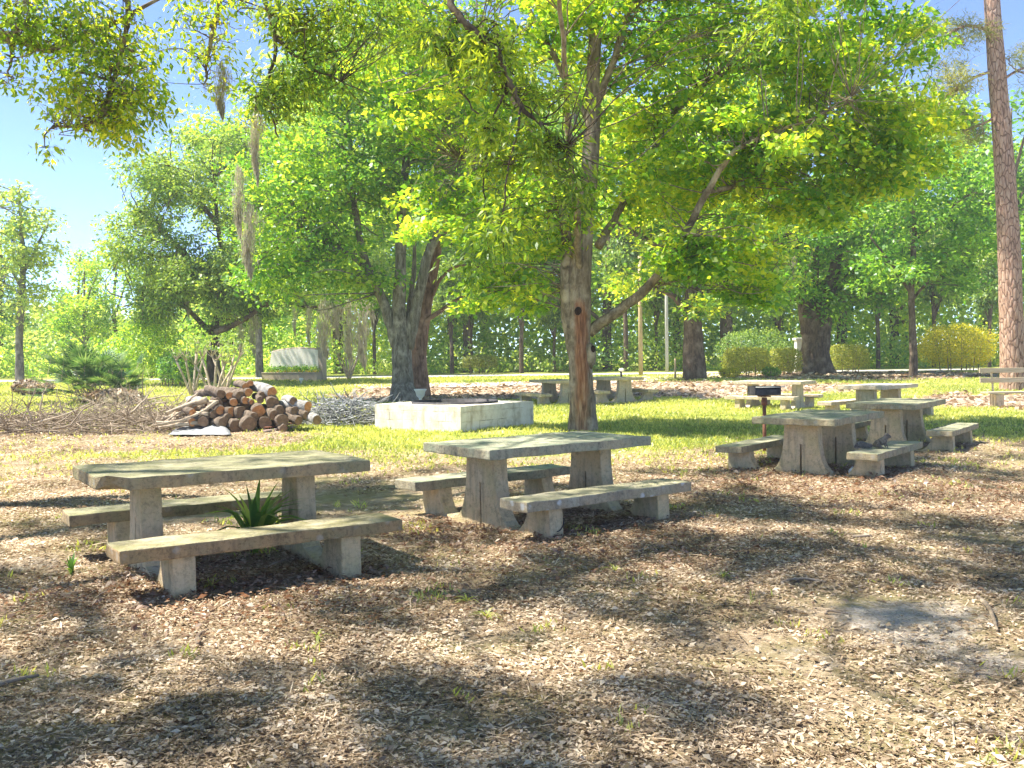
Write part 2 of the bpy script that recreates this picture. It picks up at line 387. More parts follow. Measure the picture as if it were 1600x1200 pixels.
def groundmat():
    m, nt, b = newmat('ground_cover'); v = objvec(nt)
    a = nt.nodes.new('ShaderNodeAttribute'); a.attribute_name = 'cover'
    sp = nt.nodes.new('ShaderNodeSeparateColor'); nt.links.new(a.outputs['Color'], sp.inputs[0])
    g = ramp(nt, noise(nt, v, .8, 8, .75), [(.3, (.17, .23, .045)), (.48, (.31, .35, .075)), (.62, (.52, .48, .20)), (.75, (.58, .50, .32))])
    g = mixc(nt, 1.0, g, ramp(nt, noise(nt, v, 30, 4, .8), [(.3, (.55,)*3), (.6, (1.1,)*3)]), 'MULTIPLY')
    l = ramp(nt, noise(nt, v, 9, 8, .8), [(.3, (.17, .125, .08)), (.48, (.36, .275, .185)), (.62, (.56, .45, .33)), (.8, (.70, .60, .48))])
    l = mixc(nt, ramp(nt, noise(nt, v, .9, 5, .7), [(.45, (0, 0, 0)), (.62, (.7, .7, .7))]), l, (.28, .26, .11))
    mu = ramp(nt, noise(nt, v, 5, 8, .8), [(.3, (.17, .12, .08)), (.5, (.36, .27, .20)), (.7, (.62, .52, .42))])
    mu = mixc(nt, ramp(nt, noise(nt, v, .7, 5, .7), [(.5, (0, 0, 0)), (.62, (.75, .75, .75))]), mu, (.58, .49, .40))  # pale patches in the mulch colour stand for sunlit streaks
    sa = ramp(nt, noise(nt, v, 6, 10, .85), [(.3, (.36, .30, .24)), (.5, (.58, .51, .43)), (.65, (.70, .63, .55))])
    sa = mixc(nt, 1.0, sa, ramp(nt, noise(nt, v, 55, 3, .8), [(.36, (.45, .42, .38)), (.5, (1, 1, 1))]), 'MULTIPLY')
    def brk(x, s=14): return ramp(nt, mth(nt, 'ADD', x, mth(nt, 'MULTIPLY', mth(nt, 'SUBTRACT', noise(nt, v, s, 5, .8), .5), .9)), [(.42, (0, 0, 0)), (.58, (1, 1, 1))])
    c = mixc(nt, brk(sp.outputs[1], 6), g, mu)
    c = mixc(nt, brk(sp.outputs[0], 9), c, l)
    c = mixc(nt, brk(sp.outputs[2], 11), c, sa)
    nt.links.new(c, b.inputs['Base Color']); b.inputs['Roughness'].default_value = 1.0
    b.inputs['Specular IOR Level'].default_value = .05
    bump(nt, b, noise(nt, v, 22, 8, .8), .04, .9); return m
me.materials.append(groundmat())
go = bpy.data.objects.new('ground', me); COL.objects.link(go); tag(go, kind='structure')

def strip(name, pts, wid, mat, lift=.02):
    mb = MB(); vs = []; n = len(pts)
    for i, p in enumerate(pts):
        a = pts[max(i-1, 0)]; c = pts[min(i+1, n-1)]; t = Vector((c[0]-a[0], c[1]-a[1])).normalized()
        for s in (-1, 1):
            x = p[0]-t.y*s*wid/2; y = p[1]+t.x*s*wid/2; vs.append((x, y, ter(x, y)+lift))
    mb.add(vs, [(2*i, 2*i+2, 2*i+3, 2*i+1) for i in range(n-1)])
    o = mb.build(name, mat); tag(o, kind='structure'); return o
M['road'] = simple('pale_worn_asphalt', (.42, .40, .38), (.52, .49, .46), 3, .9, .004)
strip('road', [(x, 53.2+.0009*x*x*.4-(.06*x if x > 0 else 0)*0, 0) for x in range(-110, 115, 5)], 4.4, M['road'])
M['path'] = simple('sandy_path', (.50, .42, .36), (.62, .54, .47), 3, .95, .01)
pp = [G(560, 605), G(640, 603), G(740, 602), G(830, 600), G(930, 597), G(1030, 591), G(1100, 585)]
strip('path', [(q_.x, q_.y) for q_ in pp], 3.4, M['path'], .035)

# ------------------------------------------------------------------ ground cover geometry
def scatter(n, y0, y1, density_pow=1.0):
    u = rng.uniform(0, 1, n); y = (y0**(2-density_pow) + u*(y1**(2-density_pow)-y0**(2-density_pow)))**(1/(2-density_pow))
    x = rng.uniform(-.80, .80, n)*y
    return x, y
def flatleaves(n, y0, y1, size, mask, name, mat, label, cat, tilt=.45, zup=.012, p=1.3, asp=.45):
    x, y = scatter(n, y0, y1, p); keep = rng.uniform(0, 1, n) < mask(x, y); x, y = x[keep], y[keep]; n = len(x)
    z = terrain(x, y) + np.abs(rng.normal(0, zup, n)) + .006
    a = rng.uniform(0, 6.283, n); ax = np.stack([np.cos(a), np.sin(a), rng.normal(0, tilt*.6, n)], 1)
    nr = np.stack([rng.normal(0, tilt, n), rng.normal(0, tilt, n), np.ones(n)], 1)
    L = size*np.clip(rng.lognormal(-.1, .42, n), .35, 2.1)*(1+.045*y); o = leafmesh(name, np.stack([x, y, z], 1), ax, nr, L, L*asp*rng.uniform(.7, 1.3, n), mat, fold=.25)
    tag(o, label, cat, kind='stuff'); return o
def near_litter(x, y):
    return np.clip(litter_mask(x, y)*(.60+.55*vnoise(x, y, .9, 21)+.3*vnoise(x, y, 3.7, 22)) - .66*sand_mask(x, y), .0, 1)
flatleaves(680000, 2.6, 22, .022, near_litter, 'leaf_litter', L_DEAD, 'fallen tan and brown leaves covering the bare ground round the picnic tables', 'leaves', .34, .009)
flatleaves(95000, 2.6, 18, .075, near_litter, 'needle_litter', L_DEAD, 'thin dry needles and twig bits scattered over the fallen leaves', 'needles', .2, .012, 1.3, .055)
flatleaves(60000, 20, 50, .07, lambda x, y: mulch_mask(x, y)*.8, 'mulch_leaves', L_DEAD, 'fallen leaves on the mulch beds under the far trees', 'leaves', .5, .02, 1.2)
# rusty drifts near the tables
def drift(x, y):
    m = np.zeros(np.shape(x))
    for c, r in ((G(420, 930), 1.1), (G(930, 850), 1.2), (G(150, 930), .7), (G(1240, 760), 1.6), (G(1440, 770), 1.5), (G(700, 840), .9)):
        m = np.maximum(m, np.exp(-(((x-c.x)/r)**2+((y-c.y)/(r*.8))**2)))
    return np.clip(m*1.1, 0, 1)
flatleaves(150000, 3.5, 16, .027, drift, 'leaf_drifts', L_RUST, 'darker reddish brown leaves drifted around the feet of the tables', 'leaves', .6, .022, 1.2)
def blades(n, y0, y1, h, mask, name, mat, label, per=3, p=1.6):
    x, y = scatter(n, y0, y1, p); keep = rng.uniform(0, 1, n) < mask(x, y); x, y = x[keep], y[keep]
    x = np.repeat(x, per)+rng.normal(0, .02, len(x)*per); y = np.repeat(y, per)+rng.normal(0, .02, len(y)*per); n = len(x)
    H = h*rng.uniform(.5, 1.5, n)*(1+.02*y)
    ax = np.stack([rng.normal(0, .55, n), rng.normal(0, .55, n), np.ones(n)], 1)
    nr = rng.normal(0, 1, (n, 3)); z = terrain(x, y)+H*.35
    o = leafmesh(name, np.stack([x, y, z], 1), ax, nr, H, H*.17+.004*y/10, mat, fold=.1); tag(o, label, 'grass', kind='stuff'); return o
def lawn(x, y): return np.clip(.75+.55*vnoise(x, y, 1.1, 33)+.3*vnoise(x, y, 3.1, 34), .12, 1)*np.clip(1-litter_mask(x, y)*.93-mulch_mask(x, y)*1.1, 0, 1)*np.where(y > 50.5, 0, 1)
blades(170000, 12.5, 50, .052, lawn, 'lawn_grass', L_GRASS, 'short sunlit yellow green lawn grass beyond the picnic tables')
def weeds(x, y):
    return np.clip((vnoise(x, y, 5.5, 31)-.58)*3.0, 0, 1)*.5*(1-sand_mask(x, y))
blades(34000, 3.3, 15, .05, weeds, 'sparse_grass', L_GRASS, 'sparse sprigs of green grass poking through the fallen leaves', 3, 1.2)

# ------------------------------------------------------------------ picnic tables
TH, TL, TW, TT, BL, BW, BT, BH, BO = .74, 1.94, 1.06, .088, 1.95, .37, .088, .35, .855
def slab(name, L, W, T, ztop, mat, parent, cy_=0.0, rough=.006, seed=0.0, chip=None, sag=0.0):
    bm = bmesh.new(); nx_, ny_ = int(L/.09), max(3, int(W/.09))
    vs = {}
    for k in (0, 1):
        for i in range(nx_+1):
            for j in range(ny_+1): vs[k, i, j] = bm.verts.new((-L/2+L*i/nx_, cy_-W/2+W*j/ny_, ztop-T*(1-k)))
    for i in range(nx_):
        for j in range(ny_):
            bm.faces.new((vs[1, i, j], vs[1, i+1, j], vs[1, i+1, j+1], vs[1, i, j+1])); bm.faces.new((vs[0, i, j], vs[0, i, j+1], vs[0, i+1, j+1], vs[0, i+1, j]))
    for i in range(nx_):
        bm.faces.new((vs[0, i, 0], vs[0, i+1, 0], vs[1, i+1, 0], vs[1, i, 0])); bm.faces.new((vs[0, i+1, ny_], vs[0, i, ny_], vs[1, i, ny_], vs[1, i+1, ny_]))
    for j in range(ny_):
        bm.faces.new((vs[0, 0, j+1], vs[0, 0, j], vs[1, 0, j], vs[1, 0, j+1])); bm.faces.new((vs[0, nx_, j], vs[0, nx_, j+1], vs[1, nx_, j+1], vs[1, nx_, j]))
    bm.normal_update()
    ed = [e for e in bm.edges if len(e.link_faces) == 2 and e.calc_face_angle() > .8]
    bmesh.ops.bevel(bm, geom=ed, offset=.011, segments=2, affect='EDGES', profile=.6)
    for v in bm.verts:
        n = mn.noise_vector(v.co*5+Vector((seed, seed*2, 0)))*rough + mn.noise_vector(v.co*17+Vector((seed, 0, 3)))*rough*.5
        v.co += n; v.co.z -= sag*(v.co.x/(L/2))**2*0
        if chip:
            d = (Vector((v.co.x, v.co.y-cy_, v.co.z-ztop+T)) - Vector((chip[0]*L/2, chip[1]*W/2, 0))).length
            if d < chip[2]: v.co += (Vector((-chip[0], -chip[1], .7)))*(chip[2]-d)*.45
    me = bpy.data.meshes.new(name); bm.to_mesh(me); bm.free(); me.materials.append(mat)
    for p_ in me.polygons: p_.use_smooth = False
    o = bpy.data.objects.new(name, me); COL.objects.link(o); o.parent = parent; return o
HALF = [(.215, .655), (.22, .55), (.228, .42), (.243, .31), (.268, .21), (.30, .13), (.345, .075), (.40, .035), (.46, .015), (.52, .02),
        (.58, .045), (.63, .095), (.668, .16), (.683, .21), (.69, .2635), (.985, .2635), (.992, .12), (1.0, -.12)]
def support(x, mat, parent, k=1.0):
    HF = [(a*(k if a < .36 else 1), b) for a, b in HALF]
    prof = [(-1.0, -.12)] + [(-a, b) for a, b in HF[::-1][1:]] + HF + [(.012, -.12), (.011, .39), (-.011, .39), (-.012, -.12)]
    bm = bmesh.new(); t = .15
    f = [bm.verts.new((x-t/2, a, b)) for a, b in prof]; g = [bm.verts.new((x+t/2, a, b)) for a, b in prof]; n = len(prof)
    bm.faces.new(f[::-1]); bm.faces.new(g)
    for i in range(n): bm.faces.new((f[i], f[(i+1) % n], g[(i+1) % n], g[i]))
    bmesh.ops.recalc_face_normals(bm, faces=bm.faces[:])
    ed = [e for e in bm.edges if any(len(q.verts) > 6 for q in e.link_faces) and e.calc_length() > .03]
    bmesh.ops.bevel(bm, geom=ed, offset=.007, segments=1, affect='EDGES', clamp_overlap=True)
    bmesh.ops.triangulate(bm, faces=[q for q in bm.faces if len(q.verts) > 4])
    me = bpy.data.meshes.new('support_frame'); bm.to_mesh(me); bm.free(); me.materials.append(mat)
    o = bpy.data.objects.new('support_frame', me); COL.objects.link(o); o.parent = parent; return o
def table(x, y, yaw, z, label, top, legs, bench=None, chip=None, grp='concrete picnic tables with attached benches', seed=0, us=(-.62, .66), k=1.0):
    r = empty('picnic_table', (x, y, z), yaw); tag(r, label, 'picnic table', grp)
    slab('tabletop', TL, TW, TT, TH, top, r, 0, seed=seed, chip=chip, rough=.007)
    for u in us: support(u, legs, r, k)
    slab('bench_seat', BL, BW, BT, BH, bench or bench or top, r, -BO, seed=seed+4.3, rough=.008)
    slab('bench_seat', BL, BW, BT, BH, top, r, BO, seed=seed+8.1, rough=.008)
    return r
T1 = table(-2.189, 7.357, .588, .02, 'brown concrete picnic table with a green strappy plant growing between top and bench', M['conc_a'], M['conc_leg'], M['conc_brown'], chip=(-1, -1, .17), seed=1, us=(-.57, .59), k=.74)
T2 = table(.251, 9.281, .652, 0.0, 'grey green concrete picnic table with white lichen spots on its near bench', M['conc_b'], M['conc_leg'], M['conc_spot'], seed=2)
T3 = table(4.055, 12.838, .917, -.015, 'mossy concrete picnic table with a squirrel on its bench', M['conc_c'], M['conc_leg'], seed=3)
T4 = table(6.28, 15.9, .94, ter(6.2, 15.9), 'grey concrete picnic table just behind the one with the squirrel', M['conc_c'], M['conc_leg'], seed=4)
T5 = table(7.15, 26.6, -.67, ter(7, 26.6), 'pale bleached concrete picnic table on the lawn behind the charcoal grill', M['conc_pale'], M['conc_pale'], seed=5)
T6 = table(8.6, 22.9, .78, ter(8.6, 22.9), 'pale bleached concrete picnic table between the squirrel tables and the far oaks', M['conc_pale'], M['conc_pale'], seed=6)
c7 = B(871, 30.3); c8 = B(958, 30.6)
T7 = table(c7.x, c7.y, -1.15, c7.z, 'distant concrete picnic table left of the wounded trunk, beyond the fire pit', M['conc_leg'], M['conc_pale'], seed=7)
T8 = table(c8.x, c8.y, -1.15, c8.z, 'distant concrete picnic table just right of the wounded trunk', M['conc_leg'], M['conc_pale'], seed=8)
# dark scratch on the near bench post of the second table
mb = MB()
tube(mb, [Vector((-.62+.07*math.cos(a), -1.002, .19+.10*math.sin(a)-.02)) for a in np.linspace(-1.7, .1, 7)], [.003, .005, .006, .006, .005, .004, .002], 5)
mb.build('crack', M['soot'], T2)
def tw(T, u, v, z):
    a = T.rotation_euler.z; return Vector((T.location.x+u*math.cos(a)-v*math.sin(a), T.location.y+u*math.sin(a)+v*math.cos(a), T.location.z+z))

# ------------------------------------------------------------------ squirrel
def squirrel():
    p = tw(T3, -.30, -.84, BH); r = empty('squirrel', p, .05)
    tag(r, 'grey squirrel sitting on the mossy bench with its tail laid out behind', 'squirrel')
    me = bpy.data.meshes.new('body')
    V = [(-.045, 0, .06), (0, 0, .068), (.045, 0, .085), (.08, 0, .118), (.108, 0, .15), (.14, 0, .145), (.165, 0, .135),   # 0-6 spine, head, snout
         (-.03, .04, .045), (.015, .05, .02), (.045, .052, .008), (-.03, -.04, .045), (.015, -.05, .02), (.045, -.052, .008),
         (.075, .028, .08), (.092, .032, .045), (.108, .03, .008), (.075, -.028, .08), (.092, -.032, .045), (.108, -.03, .008),
         (.103, .022, .178), (.098, .026, .194), (.103, -.022, .178), (.098, -.026, .194)]
    E = [(0, 1), (1, 2), (2, 3), (3, 4), (4, 5), (5, 6), (0, 7), (7, 8), (8, 9), (0, 10), (10, 11), (11, 12), (3, 13), (13, 14), (14, 15), (3, 16), (16, 17), (17, 18), (4, 19), (19, 20), (4, 21), (21, 22)]
    R = [.052, .056, .048, .034, .034, .022, .010, .032, .016, .009, .032, .016, .009, .015, .010, .007, .015, .010, .007, .009, .004, .009, .004]
    me.from_pydata(V, E, []); o = bpy.data.objects.new('body', me); COL.objects.link(o); o.parent = r
    sk = o.modifiers.new('s', 'SKIN'); o.modifiers.new('u', 'SUBSURF').render_levels = 2
    for i, q in enumerate(R): me.skin_vertices[0].data[i].radius = (q, q)
    me.skin_vertices[0].data[0].use_root = True; me.materials.append(M['fur'])
    mb = MB(); pts = [(-.075, 0, .035), (-.11, .005, .028), (-.16, .012, .035), (-.21, .015, .045), (-.255, .01, .04), (-.30, .0, .022)]
    tube(mb, *smoothpath(pts, [.016, .03, .042, .042, .034, .008], 4), 12, wob=.25)
    t = mb.build('tail', M['fur'], r)
    n = 900; k = rng.integers(0, 5, n); f = rng.uniform(0, 1, n)[:, None]; A = np.array(pts)
    c = A[k]*(1-f)+A[k+1]*f; a = rng.uniform(0, 6.28, n); rad = np.array([.016, .03, .042, .042, .034, .008]); rr = (rad[k]*(1-f[:, 0])+rad[k+1]*f[:, 0])
    d = np.stack([-np.full(n, .8), np.cos(a), np.sin(a)], 1); c = c + np.stack([np.zeros(n), np.cos(a)*rr, np.sin(a)*rr], 1)
    leafmesh('tail_hair', c, d, rng.normal(0, 1, (n, 3)), np.full(n, .03), np.full(n, .003), M['fur_pale'], t)
    for s in (-1, 1):
        bm = bmesh.new(); bmesh.ops.create_uvsphere(bm, u_segments=8, v_segments=6, radius=.006)
        e = bpy.data.meshes.new('eye'); bm.to_mesh(e); bm.free(); e.materials.append(M['black']); oo = bpy.data.objects.new('eye', e); COL.objects.link(oo); oo.parent = r; oo.location = (.13, s*.024, .158)
squirrel()

# ------------------------------------------------------------------ strappy plant by the first table, weeds
def straps(name, base, n, h, spread, mat, label, parent=None, width=.03, seed=1, lean=(0, 0)):
    r_ = random.Random(seed); mb = MB()
    for i in range(n):
        a = r_.uniform(0, 6.283); s = spread*r_.uniform(.2, 1.1); H = h*r_.uniform(.6, 1.05); wd = width*r_.uniform(.7, 1.2)
        dx, dy = math.cos(a)*s+lean[0], math.sin(a)*s+lean[1]; px_, py_ = -math.sin(a), math.cos(a); vs = []
        for k in range(7):
            t = k/6; dr = max(0, t-.55)*s*1.4
            c = Vector((dx*t**1.4, dy*t**1.4, H*(t-.15*t*t)-dr*.7)); ww = wd*(1-t**2.2)*(.55+.9*min(t*2, 1)*.5)+.001
            vs += [c+Vector((px_, py_, 0))*ww, c+Vector((0, 0, -ww*.35)), c-Vector((px_, py_, 0))*ww]
        mb.add(vs, [(3*k+j, 3*k+j+1, 3*k+j+4, 3*k+j+3) for k in range(6) for j in (0, 1)])
    o = mb.build(name, mat, parent)
    if parent is None: o.location = base; tag(o, label, 'plant')
    return o
pb = G(392, 872); pr = empty('strap_leaf_plant', (pb.x, pb.y+.12, pb.z)); tag(pr, 'dark green strap leaved plant growing beside the brown table', 'plant')
straps('leaf_clump', None, 44, .74, .62, L_PLANT, '', pr, .032, 4, (.05, 0))
straps('dead_frond', None, 9, .40, .42, L_DEAD, '', pr, .018, 9, (-.16, 0))
q_ = G(112, 900); straps('weed', q_, 9, .20, .09, L_PLANT, 'small upright green weed in the leaves left of the brown table', None, .016, 5)
q_ = G(738, 948)
for (x_, y_, nm) in ((730, 944, 'bright green grass sprig in the leaves below the spotted bench'), (960, 895, 'low green sprig in shade right of the spotted bench'),
                     (760, 968, 'darker green sprig just behind the bright sprig'), (495, 1000, 'thin green sprig in the leaves under the brown table bench end'),
                     (1130, 905, 'green sprig on bare leafy ground below the mossy table')):
    q_ = G(x_, y_); straps('weed', q_, 14, .10, .12, L_GRASS, nm, None, .006, x_)
# white scrap under the third table
bm = bmesh.new(); bmesh.ops.create_icosphere(bm, subdivisions=2, radius=.055)
for v in bm.verts: v.co += mn.noise_vector(v.co*25)*.025
e = bpy.data.meshes.new('crumpled_paper'); bm.to_mesh(e); bm.free(); e.materials.append(M['paper']); oo = bpy.data.objects.new('crumpled_paper', e); COL.objects.link(oo)
oo.location = tw(T3, -.52, -.60, .07); tag(oo, 'crumpled white paper on the leaves under the squirrel table', 'litter')
# fallen sticks in the foreground
for i, (a, b, r_, lb) in enumerate([((395, 905), (460, 872), .009, 'pale bare stick lying in front of the strappy plant'), ((-20, 1085), (60, 1062), .014, 'pale fallen stick at the left edge of the leafy ground'),
        ((1222, 912), (1290, 914), .011, 'dark straight stick lying on shaded leaves below the mossy table'), ((1330, 842), (1362, 842), .014, 'short dark stick on the leaves below the squirrel bench'),
        ((1533, 942), (1558, 992), .014, 'crooked pale stick on the sandy ground at the right'), ((1290, 963), (1325, 964), .008, 'thin twig lying by the bare sandy patch'),
        ((310, 1010), (325, 990), .012, 'short grey stick in the leaves in front of the brown table')]):
    p0, p1 = G(*a), G(*b); mb = MB(); p0.z += r_; p1.z += r_*1.5; mid = (p0+p1)/2+Vector((random.uniform(-.04, .04), random.uniform(-.04, .04), .015))
    tube(mb, *smoothpath([p0, mid, p1], [r_, r_*.9, r_*.5], 4, .004), 7, wob=.2)
    tag(mb.build('stick', M['twig'], None, origin=tuple(p0)), lb, 'stick')

# ------------------------------------------------------------------ fire pit
def firepit():
    a, b, c = G(720, 676.5), G(581, 669.5), G(845, 664.5); s = 2.45
    d = (c-a); d.z = 0; d.normalize(); yaw = math.atan2(d.y, d.x)
    r = empty('fire_pit', (a.x, a.y, a.z), yaw); tag(r, 'square cream painted block fire pit with a round steel lined opening', 'fire pit')
    H = .52; n = 48; R = .96; bm = bmesh.new(); uvl = bm.loops.layers.uv.new('UVMap')
    sq = []; ci = []
    for k in range(n):
        t = 2*math.pi*k/n; cx, sy = math.cos(t), math.sin(t); m = max(abs(cx), abs(sy)); sq.append((s/2+cx/m*s/2, s/2+sy/m*s/2)); ci.append((s/2+cx*R, s/2+sy*R))
    def uvf(f, vert):
        for l in f.loops:
            co_ = l.vert.co; l[uvl].uv = ((co_.x+co_.y) if vert else co_.x, co_.z if vert else co_.y)
    lo = [bm.verts.new((*p_, -.1)) for p_ in sq]; hi = [bm.verts.new((*p_, H)) for p_ in sq]; ih = [bm.verts.new((*p_, H)) for p_ in ci]; il = [bm.verts.new((*p_, .1)) for p_ in ci]
    for k in range(n):
        j = (k+1) % n
        for f, vt in ((bm.faces.new((lo[k], lo[j], hi[j], hi[k])), 1), (bm.faces.new((hi[k], hi[j], ih[j], ih[k])), 0), (bm.faces.new((ih[k], ih[j], il[j], il[k])), 1)): uvf(f, vt)
    for v in bm.verts: v.co += mn.noise_vector(v.co*4)*.008
    e = bpy.data.meshes.new('block_wall'); bm.to_mesh(e); bm.free(); e.materials.append(M['block']); o = bpy.data.objects.new('block_wall', e); COL.objects.link(o); o.parent = r
    mb = MB(); vs = []
    for (rr, z) in ((R-.015, .12), (R-.015, H+.045), (R-.035, H+.045), (R-.035, .12)):
        vs += [(s/2+math.cos(2*math.pi*k/n)*rr, s/2+math.sin(2*math.pi*k/n)*rr, z) for k in range(n)]
    mb.add(vs, [(i*n+k, i*n+(k+1) % n, (i+1)*n+(k+1) % n, (i+1)*n+k) for i in range(3) for k in range(n)])
    mb.build('steel_ring', M['soot'], r)
    mb = MB(); vs = [(s/2, s/2, .34)]
    for j in range(1, 9): vs += [(s/2+math.cos(2*math.pi*k/n)*(R-.03)*j/8, s/2+math.sin(2*math.pi*k/n)*(R-.03)*j/8, .30+.05*mn.noise(Vector((j, k, 0)))) for k in range(n)]
    fs = [(0, 1+k, 1+(k+1) % n) for k in range(n)] + [(1+(j-1)*n+k, 1+j*n+k, 1+j*n+(k+1) % n, 1+(j-1)*n+(k+1) % n) for j in range(1, 8) for k in range(n)]
    mb.add(vs, fs); mb.build('ash_bed', M['soot'], r)
firepit()

# ------------------------------------------------------------------ charcoal grill on a post
def box(mb, c, s, mi=0, rot=None):
    v = [Vector((x*s[0]/2, y*s[1]/2, z*s[2]/2)) for x in (-1, 1) for y in (-1, 1) for z in (-1, 1)]
    if rot is not None: v = [rot @ q for q in v]
    v = [q+Vector(c) for q in v]
    mb.add(v, [(0, 1, 3, 2), (4, 6, 7, 5), (0, 4, 5, 1), (2, 3, 7, 6), (0, 2, 6, 4), (1, 5, 7, 3)], mi)
def bevelmod(o, wd=.006, seg=2):
    m = o.modifiers.new('b', 'BEVEL'); m.width = wd; m.segments = seg; m.limit_method = 'ANGLE'; return o
def grill():
    b = B(1194, 15.0); r = empty('charcoal_grill', b, .1); tag(r, 'rusty charcoal grill box on a steel post behind the mossy table', 'grill')
    mb = MB(); tube(mb, [(0, 0, -.1), (0, 0, .78)], [.028, .028], 12); mb.build('post', M['rust'], r)
    mb = MB(); tube(mb, [(0, 0, .74), (0, 0, .86)], [.045, .04], 10); box(mb, (0, 0, .88), (.16, .16, .02)); mb.build('swivel_bracket', M['rust'], r)
    mb = MB(); t = .012
    box(mb, (0, 0, .905), (.40, .32, t)); box(mb, (-.20, 0, .97), (t, .32, .13)); box(mb, (.20, 0, .97), (t, .32, .13)); box(mb, (0, .16, .97), (.388, t, .13)); box(mb, (0, -.16, .95), (.388, t, .075))
    bevelmod(mb.build('firebox', M['soot'], r, smooth=False), .003, 1)
    mb = MB()
    for k in range(11): tube(mb, [(-.18+.36*k/10, -.15, 1.02), (-.18+.36*k/10, .15, 1.02)], [.005, .005], 5)
    tube(mb, [(-.19, -.165, 1.02), (.19, -.165, 1.02)], [.007, .007], 6); tube(mb, [(.21, -.08, 1.02), (.30, -.08, 1.03)], [.008, .008], 6)
    mb.build('grate', M['pole_grey'], r)
grill()

# ------------------------------------------------------------------ park bench at the right edge
def parkbench():
    b = G(1557, 637); r = empty('park_bench', (b.x+.68, b.y, b.z), .03); tag(r, 'tan slatted park bench in front of the pine at the right edge', 'bench')
    for x in (-.68, .68):
        mb = MB(); box(mb, (x, 0, .17), (.22, .34, .38)); bevelmod(mb.build('leg', M['conc_pale'], r, smooth=False), .015)
        mb = MB(); tube(mb, [(x, .17, .10), (x, .20, .42), (x, .29, 1.02)], [.03, .03, .028], 4); mb.build('back_post', M['tanwood'], r, smooth=False)
    for k in range(3):
        mb = MB(); box(mb, (0, -.15+.14*k, .40), (2.06, .125, .045)); bevelmod(mb.build('seat_board', M['tanwood'], r, smooth=False), .006)
    for z, y in ((.72, .205), (.98, .245)):
        mb = MB(); box(mb, (0, y, z), (2.06, .04, .13)); bevelmod(mb.build('back_board', M['tanwood'], r, smooth=False), .006)
parkbench()

# ------------------------------------------------------------------ wood pile
def log(c, yaw, pit, r, L, barkm, cutm, label, grp=None, seed=0):
    d = Vector((math.cos(yaw)*math.cos(pit), math.sin(yaw)*math.cos(pit), math.sin(pit))); mb = MB()
    ps = [Vector((0, 0, 0))+d*L*t+Vector((0, 0, .03*math.sin(t*3))) for t in (0, .02, .25, .5, .75, .98, 1)]
    tube(mb, ps, [r*.95, r, r*1.02, r*.98, r*.97, r*.93, r*.88], 14, wob=.22, capmi=1, seed=seed)
    o = mb.build('log', [barkm, cutm]); o.location = c
    me_ = o.data
    for p_ in me_.polygons:
        if len(p_.vertices) > 4: p_.use_smooth = False
    tag(o, label, 'log', grp); return o
def zp(x, y): return (240+x/4.444, 570+y/4.444)
spec = [(672, 130, 22, 1), (640, 152, 27, 1), (822, 190, 38, 3), (662, 192, 30, 1), (757, 212, 26, 2), (742, 246, 24, 0), (600, 214, 34, 2), (530, 214, 27, 1), (472, 204, 32, 2),
        (640, 250, 26, 1), (680, 258, 17, 1), (558, 262, 27, 1), (545, 326, 33, 1), (275, 288, 27, 1), (272, 334, 27, 1), (270, 400, 28, 1), (440, 268, 40, 0), (466, 318, 32, 2), (612, 332, 43, 0),
        (730, 322, 44, 2), (828, 270, 46, 2), (880, 318, 34, 0), (575, 428, 46, 0), (664, 415, 50, 0), (772, 404, 44, 0), (365, 340, 34, 0), (345, 395, 36, 2), (485, 400, 34, 0),
        (420, 345, 28, 2), (1073, 292, 40, 4), (982, 322, 32, 0), (1010, 388, 32, 0), (1062, 350, 26, 0), (900, 388, 44, 0), (1135, 384, 34, 5), (700, 368, 36, 0), (520, 372, 34, 0), (840, 350, 38, 0), (970, 250, 28, 5), (905, 440, 26, 0)]
woodgrp = 'cut logs stacked in the wood pile'
for i, (x_, y_, r_, k) in enumerate(spec):
    px_, py_ = zp(x_, y_); dz = (470-y_)/340*1.1; d0 = 20.2 + .75*max(0, (470-y_)/340) + random.uniform(-.08, .08)
    c = P(px_, py_, d0); rr = r_/333*1.03; g0 = ter(c.x, c.y); c.z = max(c.z, g0+rr*.8)
    bk = [M['log_bark'], M['log_bark'], M['log_bark'], M['log_grey'], M['log_grey'], M['log_grey']][k]
    ct = [M['cut_brown'], M['cut_orange'], M['cut_orange'] if i % 2 else M['cut_brown'], M['cut_orange'], M['cut_orange'], M['cut_brown']][k]
    lb = {0: 'dark weathered log with a brown end in the wood pile', 1: 'log with a bright orange cut end in the wood pile', 2: 'brown ended log with rough bark in the wood pile',
          3: 'thick grey barked log with an orange end on top of the wood pile', 4: 'grey log with an orange end at the right foot of the wood pile', 5: 'short pale grey log right of the wood pile'}[k]
    log(c, math.pi - 1.0 + random.uniform(-.35, .3) if k != 4 else math.pi-.55, random.uniform(-.1, .12) - (.12 if i % 3 == 0 else 0), rr, random.uniform(.55, .95), bk, ct, lb, woodgrp, i*1.7)
# filler logs behind the front row, seen between and over it
for i in range(26):
    t = i/25; px_ = 300+110*t + random.uniform(-8, 8); hgt = 1.0*(1-abs(t-.45)*1.1); c = P(px_, 640, 21.4+random.uniform(0, .7)); c.z = ter(c.x, c.y)+random.uniform(.12, max(.2, hgt))
    log(c, math.pi-.9+random.uniform(-.4, .3), random.uniform(-.15, .1), random.uniform(.08, .13), random.uniform(.6, 1.0), random.choice([M['log_bark'], M['log_grey']]), M['cut_brown'],
        'dark weathered log with a brown end in the wood pile', woodgrp, 50+i)
